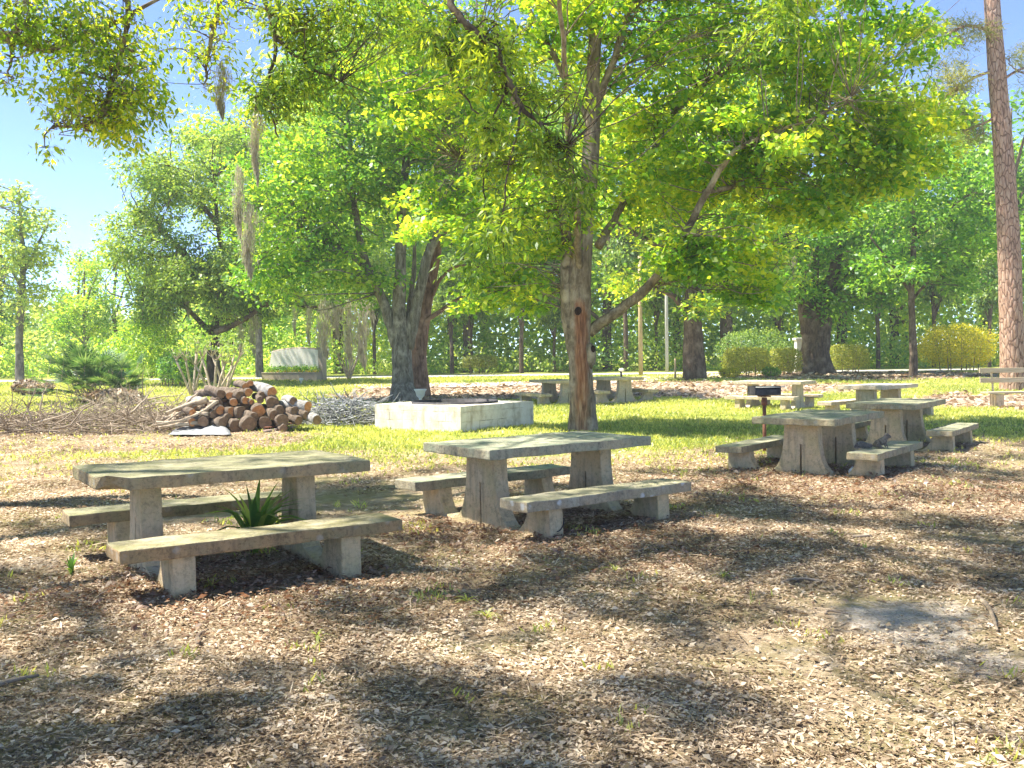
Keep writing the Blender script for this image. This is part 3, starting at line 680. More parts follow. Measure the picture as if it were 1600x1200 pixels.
# long limbs lying down the left side of the wood pile
for i in range(15):
    a = zp(random.uniform(300, 480), random.uniform(190, 420)); b = zp(random.uniform(-60, 190), random.uniform(330, 450))
    p0 = P(*a, 20.4+random.uniform(0, .7)); p1 = P(*b, 19.9+random.uniform(0, 1.4)); p1.z = max(ter(p1.x, p1.y)+.03, p1.z); p0.z = max(p0.z, ter(p0.x, p0.y)+.05); r_ = random.uniform(.025, .06)
    mb = MB(); md = (p0+p1)/2+Vector((random.uniform(-.15, .15), random.uniform(-.1, .1), random.uniform(-.05, .12)))
    tube(mb, *smoothpath([p0, md, p1], [r_, r_*.8, r_*.45], 5, .012), 8, wob=.2)
    tag(mb.build('cut_branch', M['log_pale'], None, origin=tuple(p0)), 'long pale cut branch sloping down the left side of the wood pile', 'branch', 'cut branches on the wood pile')
# grey sheet and planks at its foot
def sheet(name, corners, mat, label, cat):
    mb = MB(); A, Bq, Cq, D = corners; n = 14; vs = []
    for i in range(n+1):
        for j in range(n+1):
            u, v = i/n, j/n; p = A*(1-u)*(1-v)+Bq*u*(1-v)+Cq*u*v+D*(1-u)*v; e = min(u, v, 1-u, 1-v)
            e2 = .07*mn.noise(p*3.1)+.04*mn.noise(p*8)
            vs.append(Vector((p.x+.06*mn.noise(p*4+Vector((5, 0, 0))), p.y+.06*mn.noise(p*4), p.z+.03+abs(e2)*1.6*min(1, e*6)+.01)))
    mb.add(vs, [(i*(n+1)+j, (i+1)*(n+1)+j, (i+1)*(n+1)+j+1, i*(n+1)+j+1) for i in range(n) for j in range(n)])
    o = mb.build(name, mat); m = o.modifiers.new('t', 'SOLIDIFY'); m.thickness = .004; tag(o, label, cat); return o
s0, s1, s2, s3 = G(262, 682), G(362, 682), G(340, 664), G(290, 668)
s2.z += .22; s3.z += .08
sheet('plastic_sheet', (s0, s1, s2, s3), M['tarp'], 'crumpled grey plastic sheet at the foot of the wood pile', 'sheet')
for k in range(4):
    a = G(412+4*k, 676-2*k); b = G(462+3*k, 669-2*k); a.z += .03+.045*k; b.z += .03+.06*k; mb = MB(); d = b-a; rot = d.to_track_quat('X', 'Z').to_matrix()
    box(mb, (a+b)/2, (d.length, .11, .028), 0, rot); c_ = (a+b)/2; tag(bevelmod(mb.build('plank', M['plank'] if k != 1 else M['rust'], None, False, origin=tuple(c_)), .003, 1),
        'worn ' + ('reddish' if k == 1 else 'white') + ' painted plank stacked in front of the wood pile', 'plank', 'planks by the wood pile')

# ------------------------------------------------------------------ brush piles
def brush(name, cx, cy, rx, ry, h, n, mat, label, rmin=.004, rmax=.016, seed=1, lmax=1.4):
    r_ = random.Random(seed); mb = MB()
    for i in range(n):
        a = r_.uniform(0, 6.283); k = math.sqrt(r_.random()); x, y = cx+rx*k*math.cos(a), cy+ry*k*math.sin(a)
        hh = h*(1-k*k)+.03; z = ter(x, y)+.01+r_.random()*hh; ya = r_.uniform(0, 6.283); pt = r_.gauss(.08, .25); L = r_.uniform(.25, lmax); ra = r_.uniform(rmin, rmax)
        d = Vector((math.cos(ya)*math.cos(pt), math.sin(ya)*math.cos(pt), math.sin(pt))); p = Vector((x, y, z)); ps = [p]
        for s in range(4):
            d = (d+Vector((r_.gauss(0, .22), r_.gauss(0, .22), r_.gauss(0, .15)))).normalized(); p = p+d*L/4; p.z = max(p.z, ter(p.x, p.y)+.008); ps.append(p)
        tube(mb, ps, [ra, ra*.9, ra*.75, ra*.55, ra*.25], 4)
        if r_.random() < .5:
            q = ps[2]; d2 = (d+Vector((r_.gauss(0, .6), r_.gauss(0, .6), r_.uniform(0, .5)))).normalized(); tube(mb, [q, q+d2*L*.25, q+d2*L*.45+Vector((0, 0, .03))], [ra*.6, ra*.4, ra*.15], 4)
    o = mb.build(name, mat); tag(o, label, 'branches', kind='stuff'); return o
bL, bR, bM = G(60, 668), G(250, 664), G(140, 690)
brush('brush_pile', (bL.x+bR.x)/2-.2, (bL.y+bR.y)/2-.6, 3.6, 1.9, .30, 1500, M['twig'], 'tangle of dry brown twigs and small branches heaped left of the wood pile', seed=2)
brush('brush_heap', G(240, 655).x, G(240, 660).y, 1.5, 1.0, .5, 330, M['log_pale'], 'pale dry branches tangled against the left end of the wood pile', .006, .02, 3)
gq = G(530, 664); brush('grey_brush_pile', gq.x+.05, gq.y+.4, 1.25, .8, .62, 620, M['twig_grey'], 'grey tangle of weathered twigs between the wood pile and fire pit', .005, .02, 4, .8)
def limb3d(name, pts, r0, mat, label, cat='branch', d=None, twigs=4, seed=0, grp=None):
    r_ = random.Random(seed); ps = [P(x, y, dd) for x, y, dd in pts]; mb = MB(); n = len(ps)
    sp, sr = smoothpath(ps, [r0*(1-.75*i/(n-1)) for i in range(n)], 4, .012); tube(mb, sp, sr, 7, wob=.15)
    for k in range(twigs):
        i = r_.randrange(len(sp)//3, len(sp)-1); q = sp[i]; dd = (sp[i+1]-sp[i]).normalized()+Vector((r_.gauss(0, .6), r_.gauss(0, .6), r_.gauss(.2, .5))); L = r_.uniform(.2, .6)
        tube(mb, [q, q+dd*L*.5, q+dd*L+Vector((0, 0, r_.uniform(-.05, .1)))], [sr[i]*.5, sr[i]*.35, sr[i]*.12], 5)
    o = mb.build(name, mat, None, origin=tuple(ps[0])); tag(o, label, cat, grp); return o
limb3d('dead_branch', [(82, 670, 19.5), (110, 664, 19.6), (130, 640, 19.8), (155, 628, 20)], .03, M['twig'], 'dark forked dead branch arching out of the brush heap', seed=1)
limb3d('dead_branch', [(50, 656, 19.5), (42, 636, 19.6), (34, 622, 19.6)], .025, M['twig'], 'short dark dead branch standing up at the left of the brush', seed=2)
limb3d('dead_branch', [(36, 658, 19.8), (48, 625, 20), (60, 604, 20)], .016, M['twig'], 'thin upright dead twig at the left of the brush', seed=3)
limb3d('dead_branch', [(60, 660, 20), (95, 650, 20), (120, 640, 20.2), (145, 628, 20.5)], .026, M['log_pale'], 'pale slanting dead branch lying over the brush heap', seed=4)
limb3d('dead_branch', [(62, 645, 19), (66, 620, 19), (72, 605, 19.2)], .02, M['log_pale'], 'pale upright dead branch in the brush', seed=5)
limb3d('dead_branch', [(98, 642, 20), (94, 630, 20), (90, 618, 20)], .018, M['log_pale'], 'short white stub of branch standing in the brush', seed=6)
limb3d('dead_branch', [(205, 645, 21), (225, 625, 21.4), (245, 602, 22)], .025, M['log_pale'], 'long pale branch rising behind the brush toward the shrubs', seed=7)
limb3d('dead_branch', [(175, 700, 17.8), (195, 692, 18), (208, 686, 18.2)], .028, M['log_pale'], 'pale branch lying on the litter in front of the brush', twigs=2, seed=8)
limb3d('dead_branch', [(120, 660, 19), (170, 650, 19.5), (200, 630, 20)], .02, M['twig'], 'dark curving dead branch between brush and wood pile', seed=9)
limb3d('dead_branch', [(545, 622, 26), (540, 612, 26), (537, 604, 26)], .03, M['twig'], 'dark snag sticking up from the lawn behind the grey brush', twigs=1, seed=10)
limb3d('dead_branch', [(796, 603, 31), (806, 600, 31), (812, 594, 31)], .02, M['twig'], 'small bent stick standing on the far mulch', twigs=1, seed=11)

# ------------------------------------------------------------------ trees
def leafcloud(cent, rad, per, L, asp, droop=.25, flat=.55, seed=1):
    g = np.random.default_rng(seed); n = len(cent); per = np.broadcast_to(per, (n,)).astype(int)
    c = np.repeat(np.asarray(cent), per, 0); R = np.repeat(np.broadcast_to(rad, (n,)), per)[:, None]; N_ = len(c)
    d = g.normal(0, 1, (N_, 3)); d /= np.linalg.norm(d, axis=1, keepdims=True)
    k = g.uniform(0, 1, N_)[:, None]**.6
    off = d*k*R*np.array([1, 1, flat]); pos = c+off
    ax = d*np.array([1, 1, .35])+g.normal(0, .55, (N_, 3)); ax[:, 2] -= droop
    nr = g.normal(0, .55, (N_, 3)); nr[:, 2] += .85
    LL = L*g.uniform(.6, 1.35, N_); return pos, ax, nr, LL, LL*asp*g.uniform(.75, 1.25, N_)
def tree(name, label, base, trunk, limbs, blobs, bark_, leaf, L=.11, asp=.5, clump=.55, per=60, cat='tree', group=None, droop=.25, flat=.55, seed=1, twigr=.02, sides=14, wob=.12, maxd=6, limbmat=None, mult=1.0):
    """trunk/limbs: (points, radii) in world; blobs: (centre, (rx,ry,rz), clusters)"""
    r_ = random.Random(seed); g = np.random.default_rng(seed); base = Vector(base)
    r = empty(name, base); tag(r, label, cat, group); nodes = []; rel = lambda p: Vector(p)-base
    mb = MB(); tp, tr = smoothpath([rel(p) for p in trunk[0]], trunk[1], 6); tube(mb, tp, tr, sides, wob=wob, seed=seed); mb.build('trunk', bark_, r)
    k0 = len(tp)//2; nodes += [(p, q) for p, q in zip(tp[k0:], tr[k0:])]
    mb = MB()
    for pts, rads in limbs:
        lp, lr = smoothpath([rel(p) for p in pts], rads, 5, .02); tube(mb, lp, lr, 9, wob=.12, seed=seed+1); nodes += [(p, q) for p, q in zip(lp[2:], lr[2:])]
    NP = np.array([tuple(p) for p, q in nodes]); NR = [q for p, q in nodes]; cents = []
    for (c, rad, ncl) in blobs:
        ncl = int(ncl*mult)
        c = np.array(rel(c)); u = g.normal(0, 1, (ncl, 3)); u /= np.linalg.norm(u, axis=1, keepdims=True)
        cents.append(c+u*(g.uniform(0, 1, (ncl, 1))**.5)*np.array(rad))
    cents = np.concatenate(cents)
    for c in cents:
        dd = NP-c; di = np.linalg.norm(dd, axis=1)+np.maximum(0, NP[:, 2]-c[2])*.5; j = int(np.argmin(di))
        if np.linalg.norm(dd[j]) > maxd: continue
        a = Vector(NP[j]); b = Vector(c); ra = min(NR[j]*.6, twigr); ln_ = (b-a).length; m_ = a.lerp(b, .5)+Vector((r_.gauss(0, .24)*ln_, r_.gauss(0, .24)*ln_, .10*ln_+r_.gauss(0, .18)*ln_))
        lp, lr = smoothpath([a, m_, b], [ra, ra*.65, ra*.25], 4, .05); tube(mb, lp, lr, 5)
        for _ in range(2):
            q = b+Vector((r_.gauss(0, 1), r_.gauss(0, 1), r_.gauss(0, .5)))*clump*.6; tube(mb, [m_.lerp(b, .6), (b+q)/2+Vector((0, 0, .05)), q], [ra*.4, ra*.25, ra*.1], 4)
    mb.build('branches', limbmat or bark_, r)
    sz = g.uniform(.6, 1.3, len(cents)); pos, ax, nr, LL, WW = leafcloud(cents, clump*sz, np.maximum(6, per*sz**2), L, asp, droop, flat, seed+5)
    leafmesh('crown', pos, ax, nr, LL, WW, leaf, r); return r
def PB(px, py, d, rx, ry, rz, n):   # blob: pixel centre, depth, half sizes in px, px, metres
    return (P(px, py, d), (rx/F*d, rz, ry/F*d), n)
def R3(pts, d): return [P(x, y, d if len(q) == 0 else q[0]) for x, y, *q in pts]

# main tree with the wound
gb = G(910, 673); D0 = 19.6
tb = [(gb.x, gb.y, gb.z-.15), (gb.x, gb.y, gb.z+.15)]
mt = tree('oak_tree', 'slender oak with a long reddish wound down its trunk beside the fire pit', gb,
    (tb+R3([(909, 610), (906, 540), (905, 480), (906, 430), (912, 360), (920, 290), (925, 200), (927, 100), (935, 0), (940, -120), (945, -230)], D0), [.35, .295, .245, .23, .22, .215, .19, .165, .15, .135, .12, .105, .07, .03]),
    [(R3([(898, 560), (888, 500), (884, 430), (886, 380), (875, 310, 19.3), (845, 230, 19), (800, 150, 18.6), (745, 60, 18.4)], D0), [.12, .13, .12, .11, .10, .085, .06, .03]),
     (R3([(920, 520), (960, 490, 19.4), (1010, 450, 19.1), (1050, 400, 18.8), (1075, 355, 18.6), (1110, 290, 18.3), (1150, 235, 18), (1210, 207, 17.8), (1270, 185, 17.4), (1330, 150, 17)], D0), [.12, .10, .09, .08, .072, .06, .05, .035, .02, .01]),
     (R3([(935, 385), (965, 335, 19.9), (990, 290, 20.2), (1030, 220, 20.5), (1060, 170, 20.8), (1120, 120, 21), (1220, 90, 21.2)], D0), [.10, .075, .07, .06, .055, .04, .02]),
     (R3([(1100, 300, 18.4), (1150, 290, 19), (1190, 265, 19.5), (1250, 230, 20), (1330, 250, 20.5)], D0), [.05, .05, .045, .035, .015]),
     (R3([(912, 330), (870, 290, 20.5), (800, 260, 21.2), (720, 250, 22)], D0), [.07, .06, .045, .02]),
     (R3([(925, 180), (960, 90, 19.5), (1000, -20, 19.4), (1080, -120, 19.3)], D0), [.08, .07, .05, .02]),
     (R3([(925, 200), (850, 60, 19.9), (780, -60, 20.5), (700, -140, 21)], D0), [.07, .06, .04, .02]),
     (R3([(906, 430), (900, 330, 18.6), (890, 220, 17), (880, 60, 15.2), (860, -160, 13.6)], D0), [.08, .07, .055, .04, .02])],
    [PB(1080, 60, 20, 230, 105, 3, 80), PB(1320, 100, 19.5, 150, 110, 2.5, 85), PB(1385, 235, 19, 90, 85, 2, 55), PB(1190, 225, 18.5, 150, 70, 2, 42), PB(1250, 320, 19.5, 150, 45, 1.8, 34),
     PB(1105, 395, 18.8, 110, 55, 1.5, 30), PB(1020, 300, 20, 100, 60, 2, 22), PB(820, 330, 19.5, 110, 80, 2, 38), PB(790, 450, 20.5, 75, 60, 1.6, 22), PB(700, 140, 21, 160, 110, 2.5, 58),
     PB(870, 60, 20, 130, 100, 3, 36), PB(950, -150, 19, 300, 130, 4, 60), PB(1250, -120, 18, 230, 130, 3, 38), PB(620, -100, 20, 170, 100, 3, 30), PB(1000, 180, 21, 130, 90, 2, 36), PB(690, 330, 21, 90, 60, 2, 18), PB(1120, 290, 20.5, 110, 50, 2, 24),
     PB(870, -160, 14, 330, 110, 2.5, 46), PB(1180, 450, 19.5, 60, 30, 1, 8)],
    M['bark_main'], L_MAIN, L=.138, asp=.62, clump=.52, per=80, seed=3, twigr=.014, sides=28, wob=.20, flat=.42, mult=1.45, limbmat=M['bark_limb'])
# knot hole and burl on that trunk
def blob(name, c, s, mat, parent, nz=.15, sub=3):
    bm = bmesh.new(); bmesh.ops.create_icosphere(bm, subdivisions=sub, radius=1)
    for v in bm.verts: v.co = Vector((v.co.x*s[0], v.co.y*s[1], v.co.z*s[2]))*(1+nz*mn.noise(v.co*2.2+Vector(c)))
    e = bpy.data.meshes.new(name); bm.to_mesh(e); bm.free(); e.materials.append(mat)
    for p_ in e.polygons: p_.use_smooth = True
    o = bpy.data.objects.new(name, e); COL.objects.link(o); o.parent = parent; o.location = c; return o
rel = lambda v: Vector(v)-gb
blob('knot_hole', rel(P(903, 486, 19.36)), (.07, .035, .085), M['hollow'], mt)
blob('burl', rel(P(919, 556, 19.55)), (.16, .17, .30), M['bark_limb'], mt)
blob('burl_hollow', rel(P(927, 545, 19.40)), (.05, .04, .07), M['hollow'], mt)

# twin trees left of the fire pit
g2 = G(630, 628); D1 = 32.2
tree('maple_tree', 'grey barked maple splitting into several upright stems behind the fire pit', g2,
    ([(g2.x, g2.y, g2.z-.2), (g2.x, g2.y, g2.z+.1)]+R3([(630, 600), (628, 560), (626, 520), (624, 480), (626, 420), (627, 350), (632, 280), (640, 190), (645, 90), (640, -20)], D1), [.55, .45, .36, .32, .29, .23, .18, .16, .13, .10, .07, .03]),
    [(R3([(620, 540), (605, 490), (590, 450), (575, 420), (562, 370), (552, 310), (548, 240), (540, 140)], D1), [.20, .18, .16, .13, .11, .10, .07, .03]),
     (R3([(636, 545), (648, 490), (656, 450), (668, 400), (684, 365), (700, 335), (725, 300), (755, 262), (790, 200)], D1), [.22, .20, .17, .16, .14, .12, .10, .07, .03]),
     (R3([(634, 530), (640, 480), (646, 420), (648, 350)], D1+.3), [.14, .10, .08, .03]),
     (R3([(575, 420), (520, 380), (460, 350), (410, 330)], D1), [.10, .07, .05, .02])],
    [PB(590, 280, 32, 150, 85, 3, 60), PB(480, 390, 32, 100, 70, 3, 42), PB(690, 230, 32, 120, 80, 3, 42), PB(560, 440, 32, 55, 30, 2, 10), PB(445, 290, 32, 90, 80, 3, 36), PB(620, 140, 32, 190, 80, 4, 55),
     PB(735, 330, 32, 70, 50, 2, 16), PB(520, 120, 32, 120, 90, 3, 30), PB(600, 0, 32, 180, 80, 4, 30), PB(430, 440, 32, 50, 40, 2, 10)],
    M['bark_grey'], L_TWIN, L=.17, asp=.6, clump=.95, per=135, seed=5, twigr=.03, sides=18, wob=.16)
g3 = B(652, 34.4)
tree('oak_tree', 'reddish barked oak leaning right just behind the grey maple', g3,
    ([(g3.x, g3.y, g3.z-.2), (g3.x, g3.y, g3.z+.2)]+R3([(650, 570), (654, 520), (663, 470), (672, 420), (683, 380), (700, 350), (730, 300), (740, 230), (745, 140)], 34.4), [.50, .44, .38, .34, .31, .28, .24, .2, .15, .1, .05]),
    [(R3([(660, 505), (685, 488), (712, 470), (742, 455), (790, 440)], 34.2), [.09, .08, .065, .05, .02]), (R3([(676, 462), (688, 437), (710, 418), (740, 416), (775, 430)], 34.2), [.07, .06, .05, .04, .02]),
     (R3([(700, 350), (660, 260), (640, 160)], 34.6), [.14, .09, .04])],
    [PB(740, 210, 34, 110, 80, 3, 32), PB(790, 400, 34, 50, 40, 2, 12), PB(650, 90, 34.5, 130, 80, 3, 26), PB(780, 300, 34, 60, 50, 2, 12)],
    M['bark_red'], L_DEEP, L=.18, asp=.45, clump=.95, per=115, seed=6, twigr=.03, sides=14)

# mossy live oak at the left
g4 = B(335, 46)
tree('live_oak', 'dark green live oak hung with moss behind the wood pile', g4,
    ([(g4.x, g4.y, g4.z-.2), (g4.x, g4.y, g4.z+.3)]+R3([(333, 560), (336, 520), (345, 480), (350, 420), (340, 350), (335, 280)], 46), [.45, .36, .30, .26, .2, .15, .1, .05]),
    [(R3([(338, 530), (310, 500), (280, 475), (230, 470), (190, 480)], 45), [.15, .12, .10, .07, .03]), (R3([(336, 520), (380, 500), (430, 470), (490, 480), (560, 465)], 44), [.15, .12, .10, .07, .03]),
     (R3([(345, 470), (290, 400), (230, 340), (200, 320)], 45), [.2, .16, .1, .04]), (R3([(348, 430), (400, 380), (440, 330)], 47), [.18, .13, .05]), (R3([(340, 350), (280, 280), (250, 240)], 46), [.12, .1, .04])],
    [PB(320, 290, 46, 120, 85, 3.5, 60), PB(240, 380, 45, 75, 60, 3, 36), PB(285, 450, 45, 90, 40, 3, 26), PB(230, 500, 45, 50, 35, 2, 10), PB(370, 470, 45, 80, 60, 3, 22), PB(420, 390, 46, 70, 70, 3, 24),
     PB(255, 280, 45, 55, 40, 2.5, 14), PB(290, 420, 43.5, 75, 65, 2, 34), PB(385, 430, 43.5, 60, 60, 2, 22), PB(500, 460, 44, 80, 30, 2, 16)],
    M['bark_dark'], L_LIVE, L=.19, asp=.42, clump=1.0, per=210, seed=8, twigr=.035, sides=12, droop=.35)
g10 = B(405, 57)
tree('tall_oak', 'tall yellow green oak rising behind the live oak and the maple', g10,
    ([(g10.x, g10.y, g10.z-.2)]+R3([(405, 560), (403, 480), (400, 400), (402, 300), (405, 200)], 57), [.26, .22, .18, .15, .1, .05]),
    [(R3([(402, 420), (340, 340), (300, 280)], 57), [.2, .12, .04]), (R3([(402, 400), (460, 320), (500, 250)], 57), [.2, .12, .04])],
    [PB(400, 230, 57, 110, 80, 4, 60), PB(330, 230, 57, 80, 60, 3, 26), PB(480, 260, 57, 80, 90, 3, 40), PB(400, 350, 57, 100, 60, 4, 44), PB(360, 430, 57, 90, 50, 3, 24), PB(480, 180, 57, 90, 60, 3, 26)],
    M['bark_grey'], L_WOOD, L=.26, asp=.5, clump=1.2, per=110, seed=31, twigr=.04, sides=10)
# tall thin tree at the far left
g5 = B(30, 53)
tree('birch_tree', 'tall thin pale green tree at the far left beyond the lawn', g5,
    ([(g5.x, g5.y, g5.z-.2)]+R3([(31, 580), (30, 530), (34, 470), (36, 400), (32, 340), (30, 290)], 53), [.26, .24, .21, .18, .14, .09, .03]),
    [(R3([(34, 450), (10, 410), (-10, 390)], 53), [.1, .07, .03]), (R3([(35, 430), (60, 380), (75, 350)], 53), [.1, .07, .03])],
    [PB(38, 330, 53, 50, 40, 2.5, 20), PB(15, 410, 53, 60, 50, 2.5, 26), PB(60, 400, 53, 30, 40, 2, 10), PB(40, 470, 53, 45, 40, 2, 14), PB(-40, 360, 53, 60, 90, 3, 20)],
    M['bark_grey'], L_WOODB, L=.26, asp=.5, clump=1.0, per=60, seed=9, twigr=.03, sides=8)
# oaks on the right
g6 = G(1085, 593); D6 = g6.y
tree('oak_tree', 'dark straight trunked oak in the mulch bed right of the grey post', g6,
    ([(g6.x, g6.y, g6.z-.2), (g6.x, g6.y, g6.z+.2)]+R3([(1084, 560), (1083, 520), (1083, 480), (1085, 430), (1090, 360), (1100, 280)], D6), [.62, .54, .48, .44, .4, .3, .2, .08]),
    [(R3([(1078, 505), (1060, 470), (1040, 456), (1015, 452), (985, 470)], D6), [.17, .15, .13, .1, .04]), (R3([(1085, 440), (1130, 400), (1180, 385), (1230, 370)], D6), [.2, .16, .12, .05]), (R3([(1085, 430), (1040, 390), (1000, 370), (950, 340)], D6), [.2, .16, .12, .05])],
    [PB(1120, 340, D6, 160, 80, 4, 50), PB(980, 330, D6, 110, 70, 3, 30), PB(1190, 420, D6, 80, 50, 3, 22), PB(1000, 440, D6, 60, 30, 2, 10), PB(1110, 470, D6-1, 45, 30, 2, 9), PB(1060, 200, D6, 190, 80, 4, 34)],
    M['bark_dark'], L_MAIN, L=.26, asp=.55, clump=1.1, per=95, seed=12, twigr=.04, sides=16, wob=.15)
g7 = B(1275, 49)
tree('oak_tree', 'massive flared oak trunk with a low fork in front of the white pillar', g7,
    ([(g7.x, g7.y, g7.z-.25), (g7.x, g7.y, g7.z+.12)]+R3([(1275, 560), (1275, 530), (1276, 500), (1290, 470), (1305, 420), (1310, 350)], 49), [1.15, .98, .76, .70, .72, .42, .28, .1]),
    [(R3([(1266, 520), (1256, 470), (1246, 420), (1238, 370), (1220, 300)], 49), [.50, .34, .26, .18, .08]), (R3([(1278, 520), (1272, 470), (1275, 400), (1270, 330)], 49.5), [.4, .22, .16, .06]), (R3([(1296, 450), (1340, 420), (1380, 400)], 49), [.2, .14, .05])],
    [PB(1325, 390, 49, 90, 65, 3, 44), PB(1370, 450, 48, 40, 35, 2, 12), PB(1240, 450, 48, 50, 40, 2, 16), PB(1250, 370, 49, 70, 60, 3, 24), PB(1300, 300, 50, 110, 60, 4, 30), PB(1310, 470, 48, 60, 22, 2, 10)],
    M['bark_dark'], L_DEEP, L=.27, asp=.5, clump=1.15, per=110, seed=13, twigr=.04, sides=20, wob=.2)
g8 = B(1427, 44)
tree('young_oak', 'slim dark young oak standing on the lawn between the golden bush and pillar', g8,
    ([(g8.x, g8.y, g8.z-.1), (g8.x, g8.y, g8.z+.1)]+R3([(1427, 550), (1425, 500), (1424, 450), (1428, 380), (1430, 300), (1430, 240)], 44), [.24, .2, .17, .15, .13, .11, .08, .03]),
    [(R3([(1424, 470), (1460, 430), (1500, 400)], 44), [.08, .06, .03]), (R3([(1424, 460), (1390, 410), (1360, 370)], 44), [.08, .06, .03]), (R3([(1428, 380), (1480, 330), (1520, 300)], 44), [.07, .05, .02])],
    [PB(1440, 310, 44, 115, 65, 3, 48), PB(1490, 410, 44, 65, 50, 2.5, 26), PB(1400, 420, 44, 50, 50, 2, 18), PB(1540, 350, 45, 40, 60, 2, 14), PB(1450, 240, 45, 80, 30, 2, 12)],
    M['bark_dark'], L_DEEP, L=.25, asp=.5, clump=1.0, per=100, seed=14, twigr=.03, sides=10)
# pine
g9 = G(1583, 609); D9 = g9.y
tree('pine_tree', 'tall straight pine with scaly pinkish bark at the right edge', g9,
    ([(g9.x, g9.y, g9.z-.2), (g9.x, g9.y, g9.z+.1)]+R3([(1582, 570), (1580, 500), (1577, 400), (1572, 300), (1564, 190), (1556, 90), (1550, 0), (1545, -120), (1540, -260), (1536, -380)], D9), [.50, .44, .40, .385, .37, .34, .31, .285, .26, .21, .14, .05]),
    [(R3([(1552, 50), (1510, 40), (1470, 60)], D9), [.07, .05, .02]), (R3([(1558, 110), (1525, 120), (1480, 150), (1450, 180)], D9), [.06, .045, .035, .015]), (R3([(1560, 130), (1590, 110), (1625, 100)], D9), [.06, .04, .02]),
     (R3([(1545, -120), (1480, -160), (1400, -180)], D9), [.08, .06, .02]), (R3([(1543, -150), (1600, -200), (1680, -220)], D9), [.08, .06, .02]), (R3([(1562, 180), (1530, 195), (1490, 210)], D9), [.05, .035, .015])],
    [PB(1490, 60, D9, 55, 45, 1.5, 12), PB(1480, 150, D9, 50, 40, 1.5, 10), PB(1610, 100, D9, 40, 40, 1.5, 8), PB(1480, -170, D9, 130, 60, 3, 26), PB(1640, -210, D9, 110, 60, 3, 20), PB(1540, -340, D9, 100, 70, 3, 24), PB(1500, 210, D9, 35, 20, 1, 6)],
    M['bark_pine'], L_PINE, L=.24, asp=.09, clump=.7, per=260, seed=15, twigr=.025, sides=22, wob=.05, flat=.7)

# near oaks whose limbs hang into the top of the view
tree('overhanging_oak', 'yellow green oak limb hanging into the upper left of the sky', (-8.6, 10.6, ter(-8.6, 10.6)),
    ([(-8.6, 10.6, -.2), (-8.6, 10.6, .3), (-8.5, 10.6, 2), (-8.2, 10.6, 4), (-7.9, 10.5, 6), (-7.6, 10.5, 8.5), (-7.2, 10.4, 11)], [.55, .45, .36, .33, .28, .2, .08]),
    [([Vector((-8.2, 10.6, 4.2))]+R3([(-120, 60), (-40, 55), (30, 62), (70, 76), (120, 60), (190, 30), (260, -10)], 11), [.16, .12, .09, .06, .045, .035, .028, .015]),
     ([Vector((-7.9, 10.5, 6))]+R3([(60, -120), (160, -60), (200, 20), (180, 110), (150, 190), (80, 200), (70, 230)], 11), [.12, .08, .05, .03, .022, .016, .010, .005]),
     ([Vector((-7.9, 10.5, 6.2))]+R3([(150, -200), (280, -120), (340, -20), (330, 60), (320, 130)], 12), [.12, .08, .06, .04, .03, .01]),
     (R3([(160, -60), (60, -30), (20, 60), (15, 120)], 10.6), [.04, .03, .02, .01])],
    [PB(140, 60, 11, 120, 75, 1.2, 105), PB(130, 165, 11, 85, 48, 1, 66), PB(205, 150, 11, 55, 75, .9, 50), PB(30, 60, 10.6, 55, 50, .8, 20), PB(40, 10, 11, 60, 40, .8, 14), PB(190, 205, 11, 45, 22, .5, 9),
     PB(335, 40, 12, 65, 55, 1, 26), PB(335, 120, 12, 45, 40, .8, 12), PB(250, -60, 11.5, 220, 50, 2, 30), PB(75, 240, 11, 14, 16, .2, 3), PB(12, 135, 11, 14, 14, .2, 3)],
    M['bark_limb'], L_NEAR, L=.085, asp=.42, clump=.24, per=27, seed=21, twigr=.008, sides=14, droop=.75, flat=.9, maxd=2.6)
